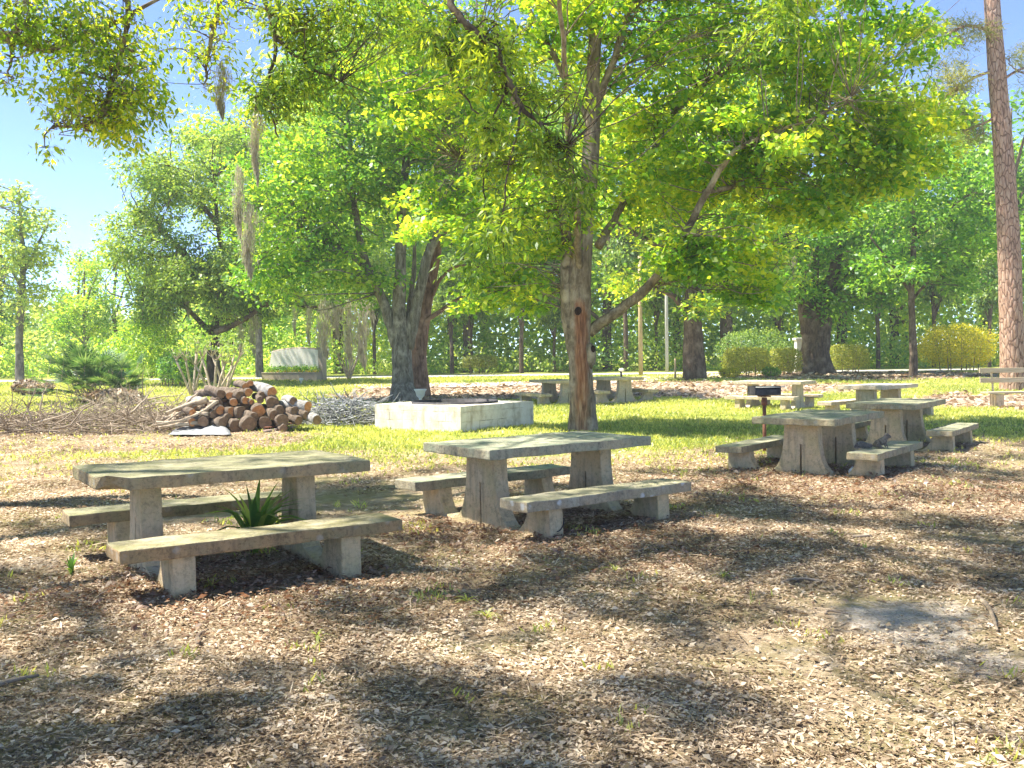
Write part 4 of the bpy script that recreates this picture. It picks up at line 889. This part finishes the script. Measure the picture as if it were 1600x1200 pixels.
tree('shade_oak', 'dark leafed oak whose drooping limbs cross the top of the view', (-2.6, -3.5, ter(-2.6, -3.5)),
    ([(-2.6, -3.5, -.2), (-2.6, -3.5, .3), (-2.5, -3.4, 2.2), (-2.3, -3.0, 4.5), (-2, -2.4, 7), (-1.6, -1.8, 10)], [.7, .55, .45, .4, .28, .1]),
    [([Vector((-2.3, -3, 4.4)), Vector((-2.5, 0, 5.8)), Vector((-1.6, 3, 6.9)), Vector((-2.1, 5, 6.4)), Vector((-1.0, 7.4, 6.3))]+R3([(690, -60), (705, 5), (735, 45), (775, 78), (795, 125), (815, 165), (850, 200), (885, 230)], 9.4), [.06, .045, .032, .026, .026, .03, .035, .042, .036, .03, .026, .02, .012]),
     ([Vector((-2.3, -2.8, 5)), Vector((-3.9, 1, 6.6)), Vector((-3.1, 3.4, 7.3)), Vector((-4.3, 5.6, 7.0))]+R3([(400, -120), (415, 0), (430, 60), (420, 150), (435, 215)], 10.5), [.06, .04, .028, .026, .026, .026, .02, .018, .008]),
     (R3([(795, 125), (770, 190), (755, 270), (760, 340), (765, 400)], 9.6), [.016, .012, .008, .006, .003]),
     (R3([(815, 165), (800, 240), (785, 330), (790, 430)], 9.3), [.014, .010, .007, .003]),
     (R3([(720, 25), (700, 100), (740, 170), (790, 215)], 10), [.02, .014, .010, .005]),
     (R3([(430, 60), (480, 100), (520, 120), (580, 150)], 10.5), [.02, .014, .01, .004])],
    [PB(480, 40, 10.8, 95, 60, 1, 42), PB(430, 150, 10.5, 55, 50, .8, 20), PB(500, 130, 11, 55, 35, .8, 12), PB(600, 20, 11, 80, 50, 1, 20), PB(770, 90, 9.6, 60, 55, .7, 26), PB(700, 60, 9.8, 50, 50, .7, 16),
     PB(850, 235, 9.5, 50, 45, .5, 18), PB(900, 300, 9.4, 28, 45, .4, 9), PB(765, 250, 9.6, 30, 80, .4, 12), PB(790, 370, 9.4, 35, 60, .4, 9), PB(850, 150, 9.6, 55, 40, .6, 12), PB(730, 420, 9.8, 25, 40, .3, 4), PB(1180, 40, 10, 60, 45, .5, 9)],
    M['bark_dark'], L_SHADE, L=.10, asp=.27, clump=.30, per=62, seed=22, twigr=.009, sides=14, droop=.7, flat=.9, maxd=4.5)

VV = Vector  # unseen oak added left of the view, leaf blobs placed to shade the tables
tree('added_canopy_oak', 'unseen broad oak added outside the left edge to shade the tables', (-12.5, 4.5, ter(-12.5, 4.5)),
    ([(-12.5, 4.5, -.2), (-12.5, 4.5, .3), (-12.4, 4.6, 2.2), (-12.1, 4.9, 4.2), (-11.8, 5.2, 6.4), (-11.5, 5.5, 9)], [.8, .62, .5, .44, .3, .12]),
    [([VV((-12.1, 4.9, 4.2)), VV((-9.5, 5.6, 6.0)), VV((-6.5, 7.1, 7.2)), VV((-4.6, 6.6, 7.3)), VV((-3, 7.9, 7.7)), VV((.5, 7.6, 8)), VV((3, 8.6, 8))], [.20, .12, .06, .045, .04, .03, .015]),
     ([VV((-12, 5.1, 5)), VV((-9.5, 8, 7)), VV((-6.5, 10.5, 8)), VV((-3, 12, 8.6)), VV((0, 12.8, 8.8))], [.22, .16, .12, .07, .02]),
     ([VV((-12.1, 4.9, 4.6)), VV((-9.5, 3, 6.3)), VV((-6, 2.2, 7.2)), VV((-2, 2.4, 7.8)), VV((1.5, 3, 8))], [.2, .15, .10, .06, .02])],
    [(c_+VV((-.5, -1.9, 0)), r_3, n_3) for c_, r_3, n_3 in [(VV((-5.6, 6.2, 7.5)), (2.0, 1.6, .6), 26), (VV((-8.6, 7.6, 7.6)), (2.2, 2.2, .7), 28), (VV((-2.9, 9.4, 7.8)), (2.4, 1.3, .5), 24), (VV((.6, 10.2, 7.9)), (2.4, 1.4, .5), 24),
     (VV((-3.6, 5.3, 7.5)), (1.4, .7, .4), 9), (VV((-.7, 7.9, 7.6)), (1.8, .7, .4), 11), (VV((2.2, 12.0, 8.2)), (2.2, 1.6, .5), 22), (VV((-2.6, 12.8, 8.6)), (2.4, 1.1, .6), 16), (VV((-6.4, 11.4, 8.2)), (2.6, 1.4, .6), 20),
     (VV((-10.2, 10.5, 8)), (1.8, 1.6, .8), 16), (VV((-6.6, 14.4, 9)), (2.4, 1.2, .8), 14), (VV((-1.2, 15.2, 9.4)), (2.6, .9, .6), 14), (VV((3.2, 8.2, 8)), (1.8, 1.6, .6), 12), (VV((-11, 7.5, 8.6)), (2.5, 3, 1.2), 18),
     (VV((-8.6, 4.2, 7.2)), (2, 1.6, .6), 16), (VV((-4.5, 8.4, 8.8)), (7.5, 5.0, .8), 150), (VV((1.0, 13.0, 9.3)), (4, 3.0, .6), 26)]],
    M['bark_dark'], L_NEAR, L=.13, asp=.45, clump=.44, per=105, seed=23, twigr=.012, sides=16, droop=.4, flat=.6, maxd=6)

# ------------------------------------------------------------------ Spanish moss
def moss(px, py, d, wpx, hpx, label, seed=1, n=500):
    p = P(px, py, d); g = np.random.default_rng(seed); W_, H_ = wpx/F*d, hpx/F*d
    t = g.uniform(0, 1, n)**.8; k = (1-t)**.6*(.25+.75*np.minimum(t*5, 1))
    x = g.normal(0, .38, n)*W_*k*1.25+.15*W_*np.sin(t*7); y = g.normal(0, .3, n)*W_*k; z = -t*H_
    ax = np.stack([g.normal(0, .13, n), g.normal(0, .13, n), -np.ones(n)], 1)
    o = leafmesh('spanish_moss', np.stack([x, y, z], 1), ax, g.normal(0, 1, (n, 3)), H_*.13*g.uniform(.5, 1.3, n), np.full(n, max(.004, W_*.045)), L_MOSS, None)
    o.location = p; tag(o, label, 'moss', 'spanish moss hanging from the trees'); return o
mosses = [(345, 100, 12, 18, 85, 'short brown moss tuft high in the upper left oak limb'), (399, 155, 10.5, 15, 130, 'long brown moss strand hanging at the upper left centre'), (388, 318, 24, 20, 115, 'long pale moss strand with a bright tip left of the maple'),
          (372, 260, 24, 14, 110, 'thin moss strand beside the long pale one'), (272, 420, 44, 10, 60, 'short moss tuft on the live oak over the brush'), (293, 440, 44, 8, 55, 'second thin moss tuft on the live oak'),
          (395, 490, 44, 12, 65, 'moss strand hanging left above the entrance sign'), (507, 468, 43, 24, 90, 'broad grey moss curtain above the right end of the entrance sign'), (527, 470, 43, 9, 60, 'narrow moss strand beside the broad curtain'),
          (545, 470, 43, 16, 100, 'dark moss strand over the vase shaped myrtle'), (566, 465, 43, 22, 110, 'pale broad moss curtain left of the grey maple'), (482, 480, 43, 8, 60, 'thin moss strand over the middle of the entrance sign'),
          (460, 480, 43, 6, 45, 'thin short moss strand over the left of the entrance sign'), (375, 505, 44, 10, 50, 'small moss tuft over the dark shrub behind the wood pile'), (1240, 400, 47, 8, 40, 'small moss tuft in the crown of the massive oak')]
for i, a in enumerate(mosses): moss(*a, seed=40+i, n=1300 if a[2] < 30 else 1100)

# ------------------------------------------------------------------ shrubs, hedges
def shrub(name, label, cat, c, rx, ry, h, mat, n, L, boxy=False, stems=6, zlow=.15, grp=None, seed=1, dome=False):
    g = np.random.default_rng(seed); r = empty(name, c); tag(r, label, cat, grp)
    u = g.uniform(-1, 1, (n*3, 3)); u[:, 2] = (u[:, 2]+1)/2
    if boxy: q = (np.abs(u[:, 0])**5+np.abs(u[:, 1])**5+np.abs(u[:, 2])**6); 
    elif dome: q = (u[:, 0]**2+u[:, 1]**2+(u[:, 2]*1.02)**2.6)
    else: q = (u[:, 0]**2+u[:, 1]**2+((u[:, 2]-.45)/.55)**2)*(1+.25*vnoise(u[:, 0]*3, u[:, 2]*4+u[:, 1]*3, 2, seed))
    keep = (q < 1) & (g.uniform(0, 1, n*3) < .18+.82*np.clip(q, 0, 1)**1.5); u = u[keep][:n]
    p = np.stack([u[:, 0]*rx, u[:, 1]*ry, h*(zlow+(1-zlow)*u[:, 2])], 1)+g.normal(0, .03*h, (len(u), 3)); m = len(p)
    nr = np.stack([u[:, 0], u[:, 1], u[:, 2]*1.2], 1)+g.normal(0, .5, (m, 3))
    leafmesh('foliage', p, g.normal(0, 1, (m, 3)), nr, L*g.uniform(.6, 1.3, m), L*.55*g.uniform(.7, 1.2, m), mat, r)
    mb = MB(); r_ = random.Random(seed)
    for _ in range(stems):
        x, y = r_.uniform(-.55, .55)*rx, r_.uniform(-.5, .5)*ry; tube(mb, [(x, y, -.05), (x*1.1, y*1.1, h*.4), (x*1.3+r_.gauss(0, .05), y*1.2, h*.8)], [.03, .022, .01], 5)
    mb.build('stems', M['twig'], r); return r
def HP(px, py, d): return B(px, d)
shrub('clipped_hedge', 'boxy clipped yellow green hedge just right of the dark straight oak', 'hedge', B(1166, 46), 1.05, .9, 1.35, L_HEDGE, 5200, .10, True, seed=1)
shrub('clipped_hedge', 'small clipped hedge between the boxy hedge and the white pillar', 'hedge', B(1226, 47), .72, .7, 1.30, L_HEDGE, 3600, .10, True, seed=2)
shrub('clipped_hedge', 'clipped hedge just right of the massive oak trunk', 'hedge', B(1325, 51.5), .98, .8, 1.45, L_HEDGE, 4200, .10, True, seed=3)
shrub('golden_bush', 'big rounded golden yellow bush left of the pine', 'bush', B(1495, 51), 1.95, 1.5, 2.45, L_BUSH, 9000, .12, False, 10, .12, seed=4)
shrub('clipped_hedge', 'low clipped hedge far behind the fire pit, left of the wounded trunk', 'hedge', B(750, 60), 1.05, .8, 1.1, L_HEDGE, 3200, .11, True, zlow=.35, seed=5)
shrub('grey_shrub', 'tall bluish grey green shrub behind the boxy hedge', 'bush', B(1180, 58), 2.4, 1.6, 2.5, L_LIVE, 6000, .13, seed=6)
shrub('dark_shrub', 'dark green shrub behind the wood pile', 'bush', B(280, 43), 1.0, 1.0, 1.5, L_DEEP, 2600, .14, seed=7)
shrub('shrub', 'yellow green shrub between the palmetto and wood pile', 'bush', B(225, 44), 1.7, 1.3, 2.9, L_WOOD, 5200, .15, seed=8)
shrub('grass_clump', 'tan dry grass clump at the edge of the far left lawn', 'grass clump', B(50, 38), .75, .6, .55, L_DEAD, 1400, .22, seed=9)
shrub('grass_clump', 'dry tan grass clump at the foot of the palmetto', 'grass clump', B(180, 31.5), .9, .5, .55, L_DEAD, 1500, .2, seed=10)
shrub('low_plant', 'low yellow green plant in the mulch bed beside the dark oak', 'bush', B(1140, 44.5), .5, .4, .5, L_BUSH, 700, .10, seed=11)
shrub('low_plant', 'small dark green plant under the boxy hedge', 'bush', B(1205, 44.8), .45, .4, .5, L_DEEP, 700, .10, seed=12)
shrub('dark_shrub', 'dark shrub beneath the live oak beside its trunk', 'bush', B(305, 48), .9, .8, 1.3, L_DEEP, 2000, .15, seed=13)

def palmetto(c, n, R, label, seed=1, mat=None):
    g = np.random.default_rng(seed); r = empty('palmetto', c); tag(r, label, 'palm'); mb = MB(); pos = []; ax = []; nr = []; L_ = []
    for i in range(n):
        a = g.uniform(0, 6.283); el = g.uniform(.1, 1.35); d = np.array([math.cos(a)*math.cos(el), math.sin(a)*math.cos(el), math.sin(el)]); ln = R*g.uniform(.45, 1.0)
        o = np.array([g.normal(0, .25)*R*.5, g.normal(0, .25)*R*.5, .05]); tip = o+d*ln; tube(mb, [o, o+d*ln*.5+np.array([0, 0, .05]), tip], [.014, .011, .008], 4)
        s = np.cross(d, [0, 0, 1]); s /= np.linalg.norm(s)+1e-9; u = np.cross(s, d)
        for k in range(15):
            b = (k-7)/7*1.35; v = d*math.cos(b)+s*math.sin(b); l = R*.42*(1-.25*abs(b)); v2 = v-np.array([0, 0, .25])
            pos.append(tip+v2*l*.5); ax.append(v2); nr.append(u+v*.1); L_.append(l)
    leafmesh('fronds', np.array(pos), np.array(ax), np.array(nr), np.array(L_), np.array(L_)*.11, mat or L_PALM, r); mb.build('stalks', M['twig'], r); return r
palmetto(B(138, 33), 60, 1.9, 'dense blue green saw palmetto clump behind the brush heap', 3)
palmetto(B(180, 32.5), 30, 1.4, 'smaller saw palmetto at the right of the dense clump', 4)
palmetto(B(165, 27), 7, .55, 'small dry silvery palmetto frond clump near the brush', 5, L_MOSS)

def myrtle(c, h, label, seed=1, n=6, leaves=0, mat=None):
    r_ = random.Random(seed); r = empty('crape_myrtle', c); tag(r, label, 'small tree', 'small multi stemmed trees'); mb = MB(); tips = []
    for i in range(n):
        a = 6.283*i/n+r_.uniform(-.3, .3); s = h*r_.uniform(.18, .34); k = Vector((math.cos(a)*s, math.sin(a)*s, h*r_.uniform(.55, .72)))
        tube(mb, [(0, 0, -.05), Vector((math.cos(a)*.1, math.sin(a)*.1, .15)), k*.6, k], [.06, .05, .042, .035], 7, wob=.1); tube(mb, [k, k+Vector((0, 0, .05))], [.05, .04], 7)
        for j in range(6):
            q = k+Vector((r_.gauss(0, .12)*h, r_.gauss(0, .12)*h, h*r_.uniform(.12, .38))); tube(mb, [k, (k+q)/2, q], [.018, .012, .004], 4); tips.append(q)
    mb.build('stems', M['log_pale'], r)
    if leaves:
        pos, ax, nr, LL, WW = leafcloud([tuple(t) for t in tips], .22*h*.4, leaves, .1, .5, seed=seed); leafmesh('leaves', pos, ax, nr, LL, WW, mat or L_LIVE, r)
    return r
myrtle(B(545, 49), 1.6, 'bare vase shaped myrtle right of the entrance sign', 1, 7, 3)
myrtle(B(333, 34), 2.0, 'thin leaning multi stemmed sapling behind the wood pile', 2, 5, 18)
myrtle(B(352, 39), 2.2, 'pale trunked sapling with sparse leaves just left of the entrance sign', 3, 4, 22)
myrtle(B(300, 36), 2.3, 'slanting sapling with yellowish leaves behind the wood pile top', 4, 4, 20)

# ------------------------------------------------------------------ entrance sign, pillar, posts, urn, light
def sign():
    c = B(459, 48.2); s = 48.2/F; r = empty('entrance_sign', c, -.42); tag(r, 'white arched entrance sign wall with a planter box along its foot', 'sign')
    W2 = 53*s; H0 = 1.58
    mb = MB(); n = 20; pr = [(-W2*.93, 0)]+[(-W2*.93+(2*W2*.93-.2)*k/n, H0*(.62 if k == 0 else 1)*(.80+.20*math.sin(math.pi*(.14+.60*k/n)))) for k in range(n+1)]+[(W2*.93-.2, 0)]
    vs = [(a, .12, b) for a, b in pr]+[(a, .30, b) for a, b in pr]; m_ = len(pr); mb.add(vs, [tuple(range(m_)), tuple(range(2*m_-1, m_-1, -1))]+[(k, (k+1) % m_, m_+(k+1) % m_, m_+k) for k in range(m_)])
    mb.build('wall', M['stucco'], r, smooth=False)
    mb = MB(); pts = [Vector((a, .21, b+.01)) for a, b in pr[1:-1]]; tube(mb, pts, [.065]*len(pts), 6); mb.build('coping', M['stucco_tan'], r)
    mb = MB(); tube(mb, [Vector((-W2*.93, .2, 0)), Vector((-W2*.95, .2, .7)), Vector((-W2*.90, .2, .98))], [.09, .08, .07], 8); mb.build('side_trim', M['stucco_tan'], r)
    mb = MB(); box(mb, (W2-.1, .16, .76), (.26, .34, 1.56)); box(mb, (W2-.1, .16, 1.58), (.34, .42, .09)); bevelmod(mb.build('pillar', M['stucco_tan'], r, smooth=False), .015)
    mb = MB(); box(mb, (0, -.16, .15), (2*W2-.05, .52, .46)); box(mb, (0, -.16, .395), (2*W2-.02, .56, .035)); bevelmod(mb.build('planter', M['stucco_tan'], r, smooth=False), .012)
    g = np.random.default_rng(3)
    for k in range(7):
        x0 = -W2*.78+k*W2*1.56/6; n_ = 260; p = g.normal(0, 1, (n_, 3))*np.array([.14, .11, .09])+np.array([x0, -.16, .54]); p[:, 2] = np.maximum(p[:, 2], .42)
        leafmesh('planter_plant', p, g.normal(0, 1, (n_, 3)), g.normal(0, 1, (n_, 3)), np.full(n_, .11), np.full(n_, .05), L_DEEP if k % 3 else L_UNDER, r)
        n_ = 26; p = g.normal(0, 1, (n_, 3))*np.array([.09, .05, .03])+np.array([x0+.16, -.28, .47]); leafmesh('flowers', p, g.normal(0, 1, (n_, 3)), g.normal(0, 1, (n_, 3)), np.full(n_, .07), np.full(n_, .06), M['yellow'], r)
sign()
def lathe(name, prof, mat, parent=None, n=24):
    mb = MB(); vs = []
    for r_, z in prof: vs += [(r_*math.cos(2*math.pi*k/n), r_*math.sin(2*math.pi*k/n), z) for k in range(n)]
    m_ = len(prof); mb.add(vs, [(i*n+k, i*n+(k+1) % n, (i+1)*n+(k+1) % n, (i+1)*n+k) for i in range(m_-1) for k in range(n)]+[tuple(range(n-1, -1, -1)), tuple((m_-1)*n+k for k in range(n))]); return mb.build(name, mat, parent)
c = B(1250, 50.6); r = empty('gate_pillar', c); tag(r, 'cream pillar with a flat cap half hidden by the massive oak', 'pillar')
mb = MB(); box(mb, (0, 0, .80), (.46, .46, 1.8)); bevelmod(mb.build('shaft', M['stucco'], r, smooth=False), .01); mb = MB(); box(mb, (0, 0, 1.76), (.62, .62, .12)); bevelmod(mb.build('cap', M['stucco'], r, smooth=False), .02)
c = B(656, 31.2); o = lathe('garden_urn', [(.10, 0), (.10, .05), (.045, .09), (.05, .14), (.13, .22), (.16, .36), (.21, .42), (.20, .44), (.13, .42)], M['stucco']); o.location = c; tag(o, 'small cream stone urn at the right foot of the grey maple', 'urn')
def post(px, d, h, r0, mat, label, lean=0, name='wooden_post'):
    c = B(px, d); mb = MB(); tube(mb, [(0, 0, -.1), (lean*.5, 0, h/2), (lean, 0, h)], [r0, r0*.95, r0*.88], 10, wob=.04); o = mb.build(name, mat); o.location = c; tag(o, label, 'post')
post(1001, 49, 6.0, .11, M['pole'], 'tan wooden pole left of the grey pole beyond the path')
post(1042, 56, 7.5, .10, M['pole_grey'], 'pale grey utility pole beyond the path, left of the dark straight oak')
post(1055, 44, .95, .05, M['pole'], 'short thin wooden stake just left of the dark straight oak')
c = B(971, 46); r = empty('path_light', c); tag(r, 'small lamp with a white head on a dark stake beside the path', 'lamp')
mb = MB(); tube(mb, [(0, 0, -.05), (-.03, 0, .34)], [.05, .05], 8); mb.build('stake', M['soot'], r); o = lathe('lamp_head', [(.05, .33), (.13, .37), (.14, .42), (.09, .46), (.02, .48)], M['stucco'], r, 14)
c = B(470, 44.5); o = lathe('spotlight', [(.04, 0), (.04, .1), (.09, .14), (.10, .24), (.06, .26)], M['stucco'], None, 12); o.location = c; tag(o, 'tiny white spotlight on the lawn in front of the entrance sign', 'lamp')

# ------------------------------------------------------------------ woodland behind the road
def wood_variant(seed, h, mat, barkm, label, spread=3.4, low=.22, grp='woodland trees behind the road'):
    r_ = random.Random(seed); bl = []; lim = []
    for k in range(9):
        a = r_.uniform(0, 6.28); z = h*r_.uniform(low+.06, .95); s = spread*(1-((z/h-.5)/.75)**2)*r_.uniform(.3, .75); c = Vector((math.cos(a)*s, math.sin(a)*s, z)); bl.append((c, (spread*.5, spread*.5, h*.12), 13))
        if k % 2 == 0: lim.append(([Vector((0, 0, z*.62)), Vector((c.x*.5, c.y*.5, z*.85)), c], [.12, .08, .03]))
    t = tree('woodland_tree', label, (0, 0, 0), ([(0, 0, -.2), (0, 0, h*.25), (r_.uniform(-.3, .3), 0, h*.55), (r_.uniform(-.5, .5), 0, h*.92)], [.24, .20, .15, .04]), lim, bl, barkm, mat, L=.32, asp=.55, clump=1.25, per=46, group=grp, seed=seed, twigr=.03, sides=7, maxd=7)
    return t
V = [wood_variant(101, 15, L_WOOD, M['bark_grey'], 'bright yellow green tree in the wood beyond the road'),
     wood_variant(102, 18, L_WOODB, M['bark_dark'], 'pale green tree in the wood beyond the road', 3.0),
     wood_variant(103, 13, L_WOOD, M['bark_dark'], 'bright yellow green tree in the wood beyond the road', 3.8, .12),
     wood_variant(104, 16, L_DEEP, M['bark_dark'], 'deep green tree in the wood beyond the road', 3.4)]
used = [False]*4; rr_ = random.Random(77)
spots = []
for row, (yy, st, hs) in enumerate(((64, 8.4, 1.0), (72, 8.0, 1.1), (83, 8.5, 1.2))):
    x = -.95*yy
    while x < .80*yy:
        spots.append((x+rr_.uniform(-1.4, 1.4), yy+rr_.uniform(-2.2, 2.2), hs, row)); x += st
for (x, y, hs, row) in spots:
    k = rr_.choice([0, 0, 1, 2, 2, 3]); f = x/y
    s = hs*rr_.uniform(.85, 1.15)
    if f < -.36: s *= .62           # the low trees under the open sky at the left
    elif f < -.27: s *= .72
    if -.22 < f < .46: s *= 1.4
    if used[k]: o = copy_tree(V[k])
    else: o = V[k]; used[k] = True
    o.location = (x, y, ter(x, y)); o.rotation_euler.z = rr_.uniform(0, 6.28); o.scale = (s*rr_.uniform(.9, 1.2), s*rr_.uniform(.9, 1.2), s)
sp0 = wood_variant(111, 9, L_LIVE, M['bark_dark'], 'slim dark stemmed young tree at the front of the wood', 1.7, .40, 'slim young trees along the front of the wood')
for i, (px_, d_, s_) in enumerate([(706, 60.5, 1), (735, 63, .8), (815, 59, 1.1), (866, 61.5, .8), (978, 60.5, 1.2), (1026, 64, .9), (585, 61, .9), (1138, 60, 1), (1218, 62, .8), (1372, 61, 1), (1460, 63, 1.1), (1546, 60, .9), (236, 58, .7)]):
    o = sp0 if i == 0 else copy_tree(sp0)
    o.location = B(px_, d_); o.rotation_euler.z = i*1.3; o.scale = (s_*.58, s_*.58, s_*rr_.uniform(.75, 1.15))
# undergrowth: leafy masses
for nm, n, y0, y1, lf, sd, hs in (('undergrowth', 27000, 60, 66, L_UNDER, 5, 1.0), ('thicket', 27000, 62, 70, L_WOODB, 6, 1.7)):
    g = np.random.default_rng(sd); x = g.uniform(-62, 58, n); y = g.uniform(y0, y1, n)
    hh = np.clip(hs*(1.3+1.7*(vnoise(x, y, .42, 50+sd)+.35)+.8*vnoise(x, y, 1.5, 70+sd)), .25, 5.5); z = hh*g.uniform(0, 1, n)**.8; y = y+1.4*vnoise(x, x, .6, 52+sd)
    leafmesh(nm, np.stack([x, y, .45+z], 1), g.normal(0, 1, (n, 3)), g.normal(0, .8, (n, 3))+np.array([0, -.4, .6]), .26*g.uniform(.5, 1.4, n), .14*g.uniform(.6, 1.3, n), lf)
    tag(bpy.data.objects[nm], 'mixed green undergrowth at the foot of the wood beyond the road' if sd == 5 else 'paler taller thicket behind the undergrowth beyond the road', 'undergrowth', kind='stuff')
for nm, n, y0, y1, zt, lf, sd in (('far_woodland', 80000, 76, 105, 15, L_WOODB, 61), ('far_thicket', 34000, 68, 78, 8, L_WOOD, 62)):
    g = np.random.default_rng(sd); y = g.uniform(y0, y1, n); x = g.uniform(-.95, .85, n)*y; f = x/y
    top = zt*(.72+.28*vnoise(x, y, .22, sd))*np.where(f < -.34, .42, np.where(f < -.22, .7, 1.35)); z = top*g.uniform(0, 1, n)**.85
    leafmesh(nm, np.stack([x, y, .45+z], 1), g.normal(0, 1, (n, 3)), g.normal(0, .6, (n, 3))+np.array([0, -.6, .6]), .55*g.uniform(.6, 1.3, n), .34*g.uniform(.6, 1.3, n), lf)
    tag(bpy.data.objects[nm], 'far mass of pale green leaves closing the view behind the wood' if sd == 61 else 'lower yellow green mass of leaves behind the first trees of the wood', 'woodland', kind='stuff')
# ------------------------------------------------------------------ air
hm = bpy.data.materials.new('haze_air'); hm.use_nodes = True; hn = hm.node_tree; hn.nodes.clear()
ho = hn.nodes.new('ShaderNodeOutputMaterial'); hv = hn.nodes.new('ShaderNodeVolumePrincipled'); hv.inputs['Density'].default_value = .0009
hv.inputs['Color'].default_value = (.96, .98, 1, 1); hv.inputs['Anisotropy'].default_value = 0; hn.links.new(hv.outputs[0], ho.inputs['Volume'])
mb = MB(); box(mb, (0, 190, 13.5), (450, 470, 30)); o = mb.build('haze', hm, None, smooth=False); tag(o, 'thin pale summer haze over the whole park', 'haze', kind='stuff')
print('objects', len(bpy.data.objects), 'script bytes ok')
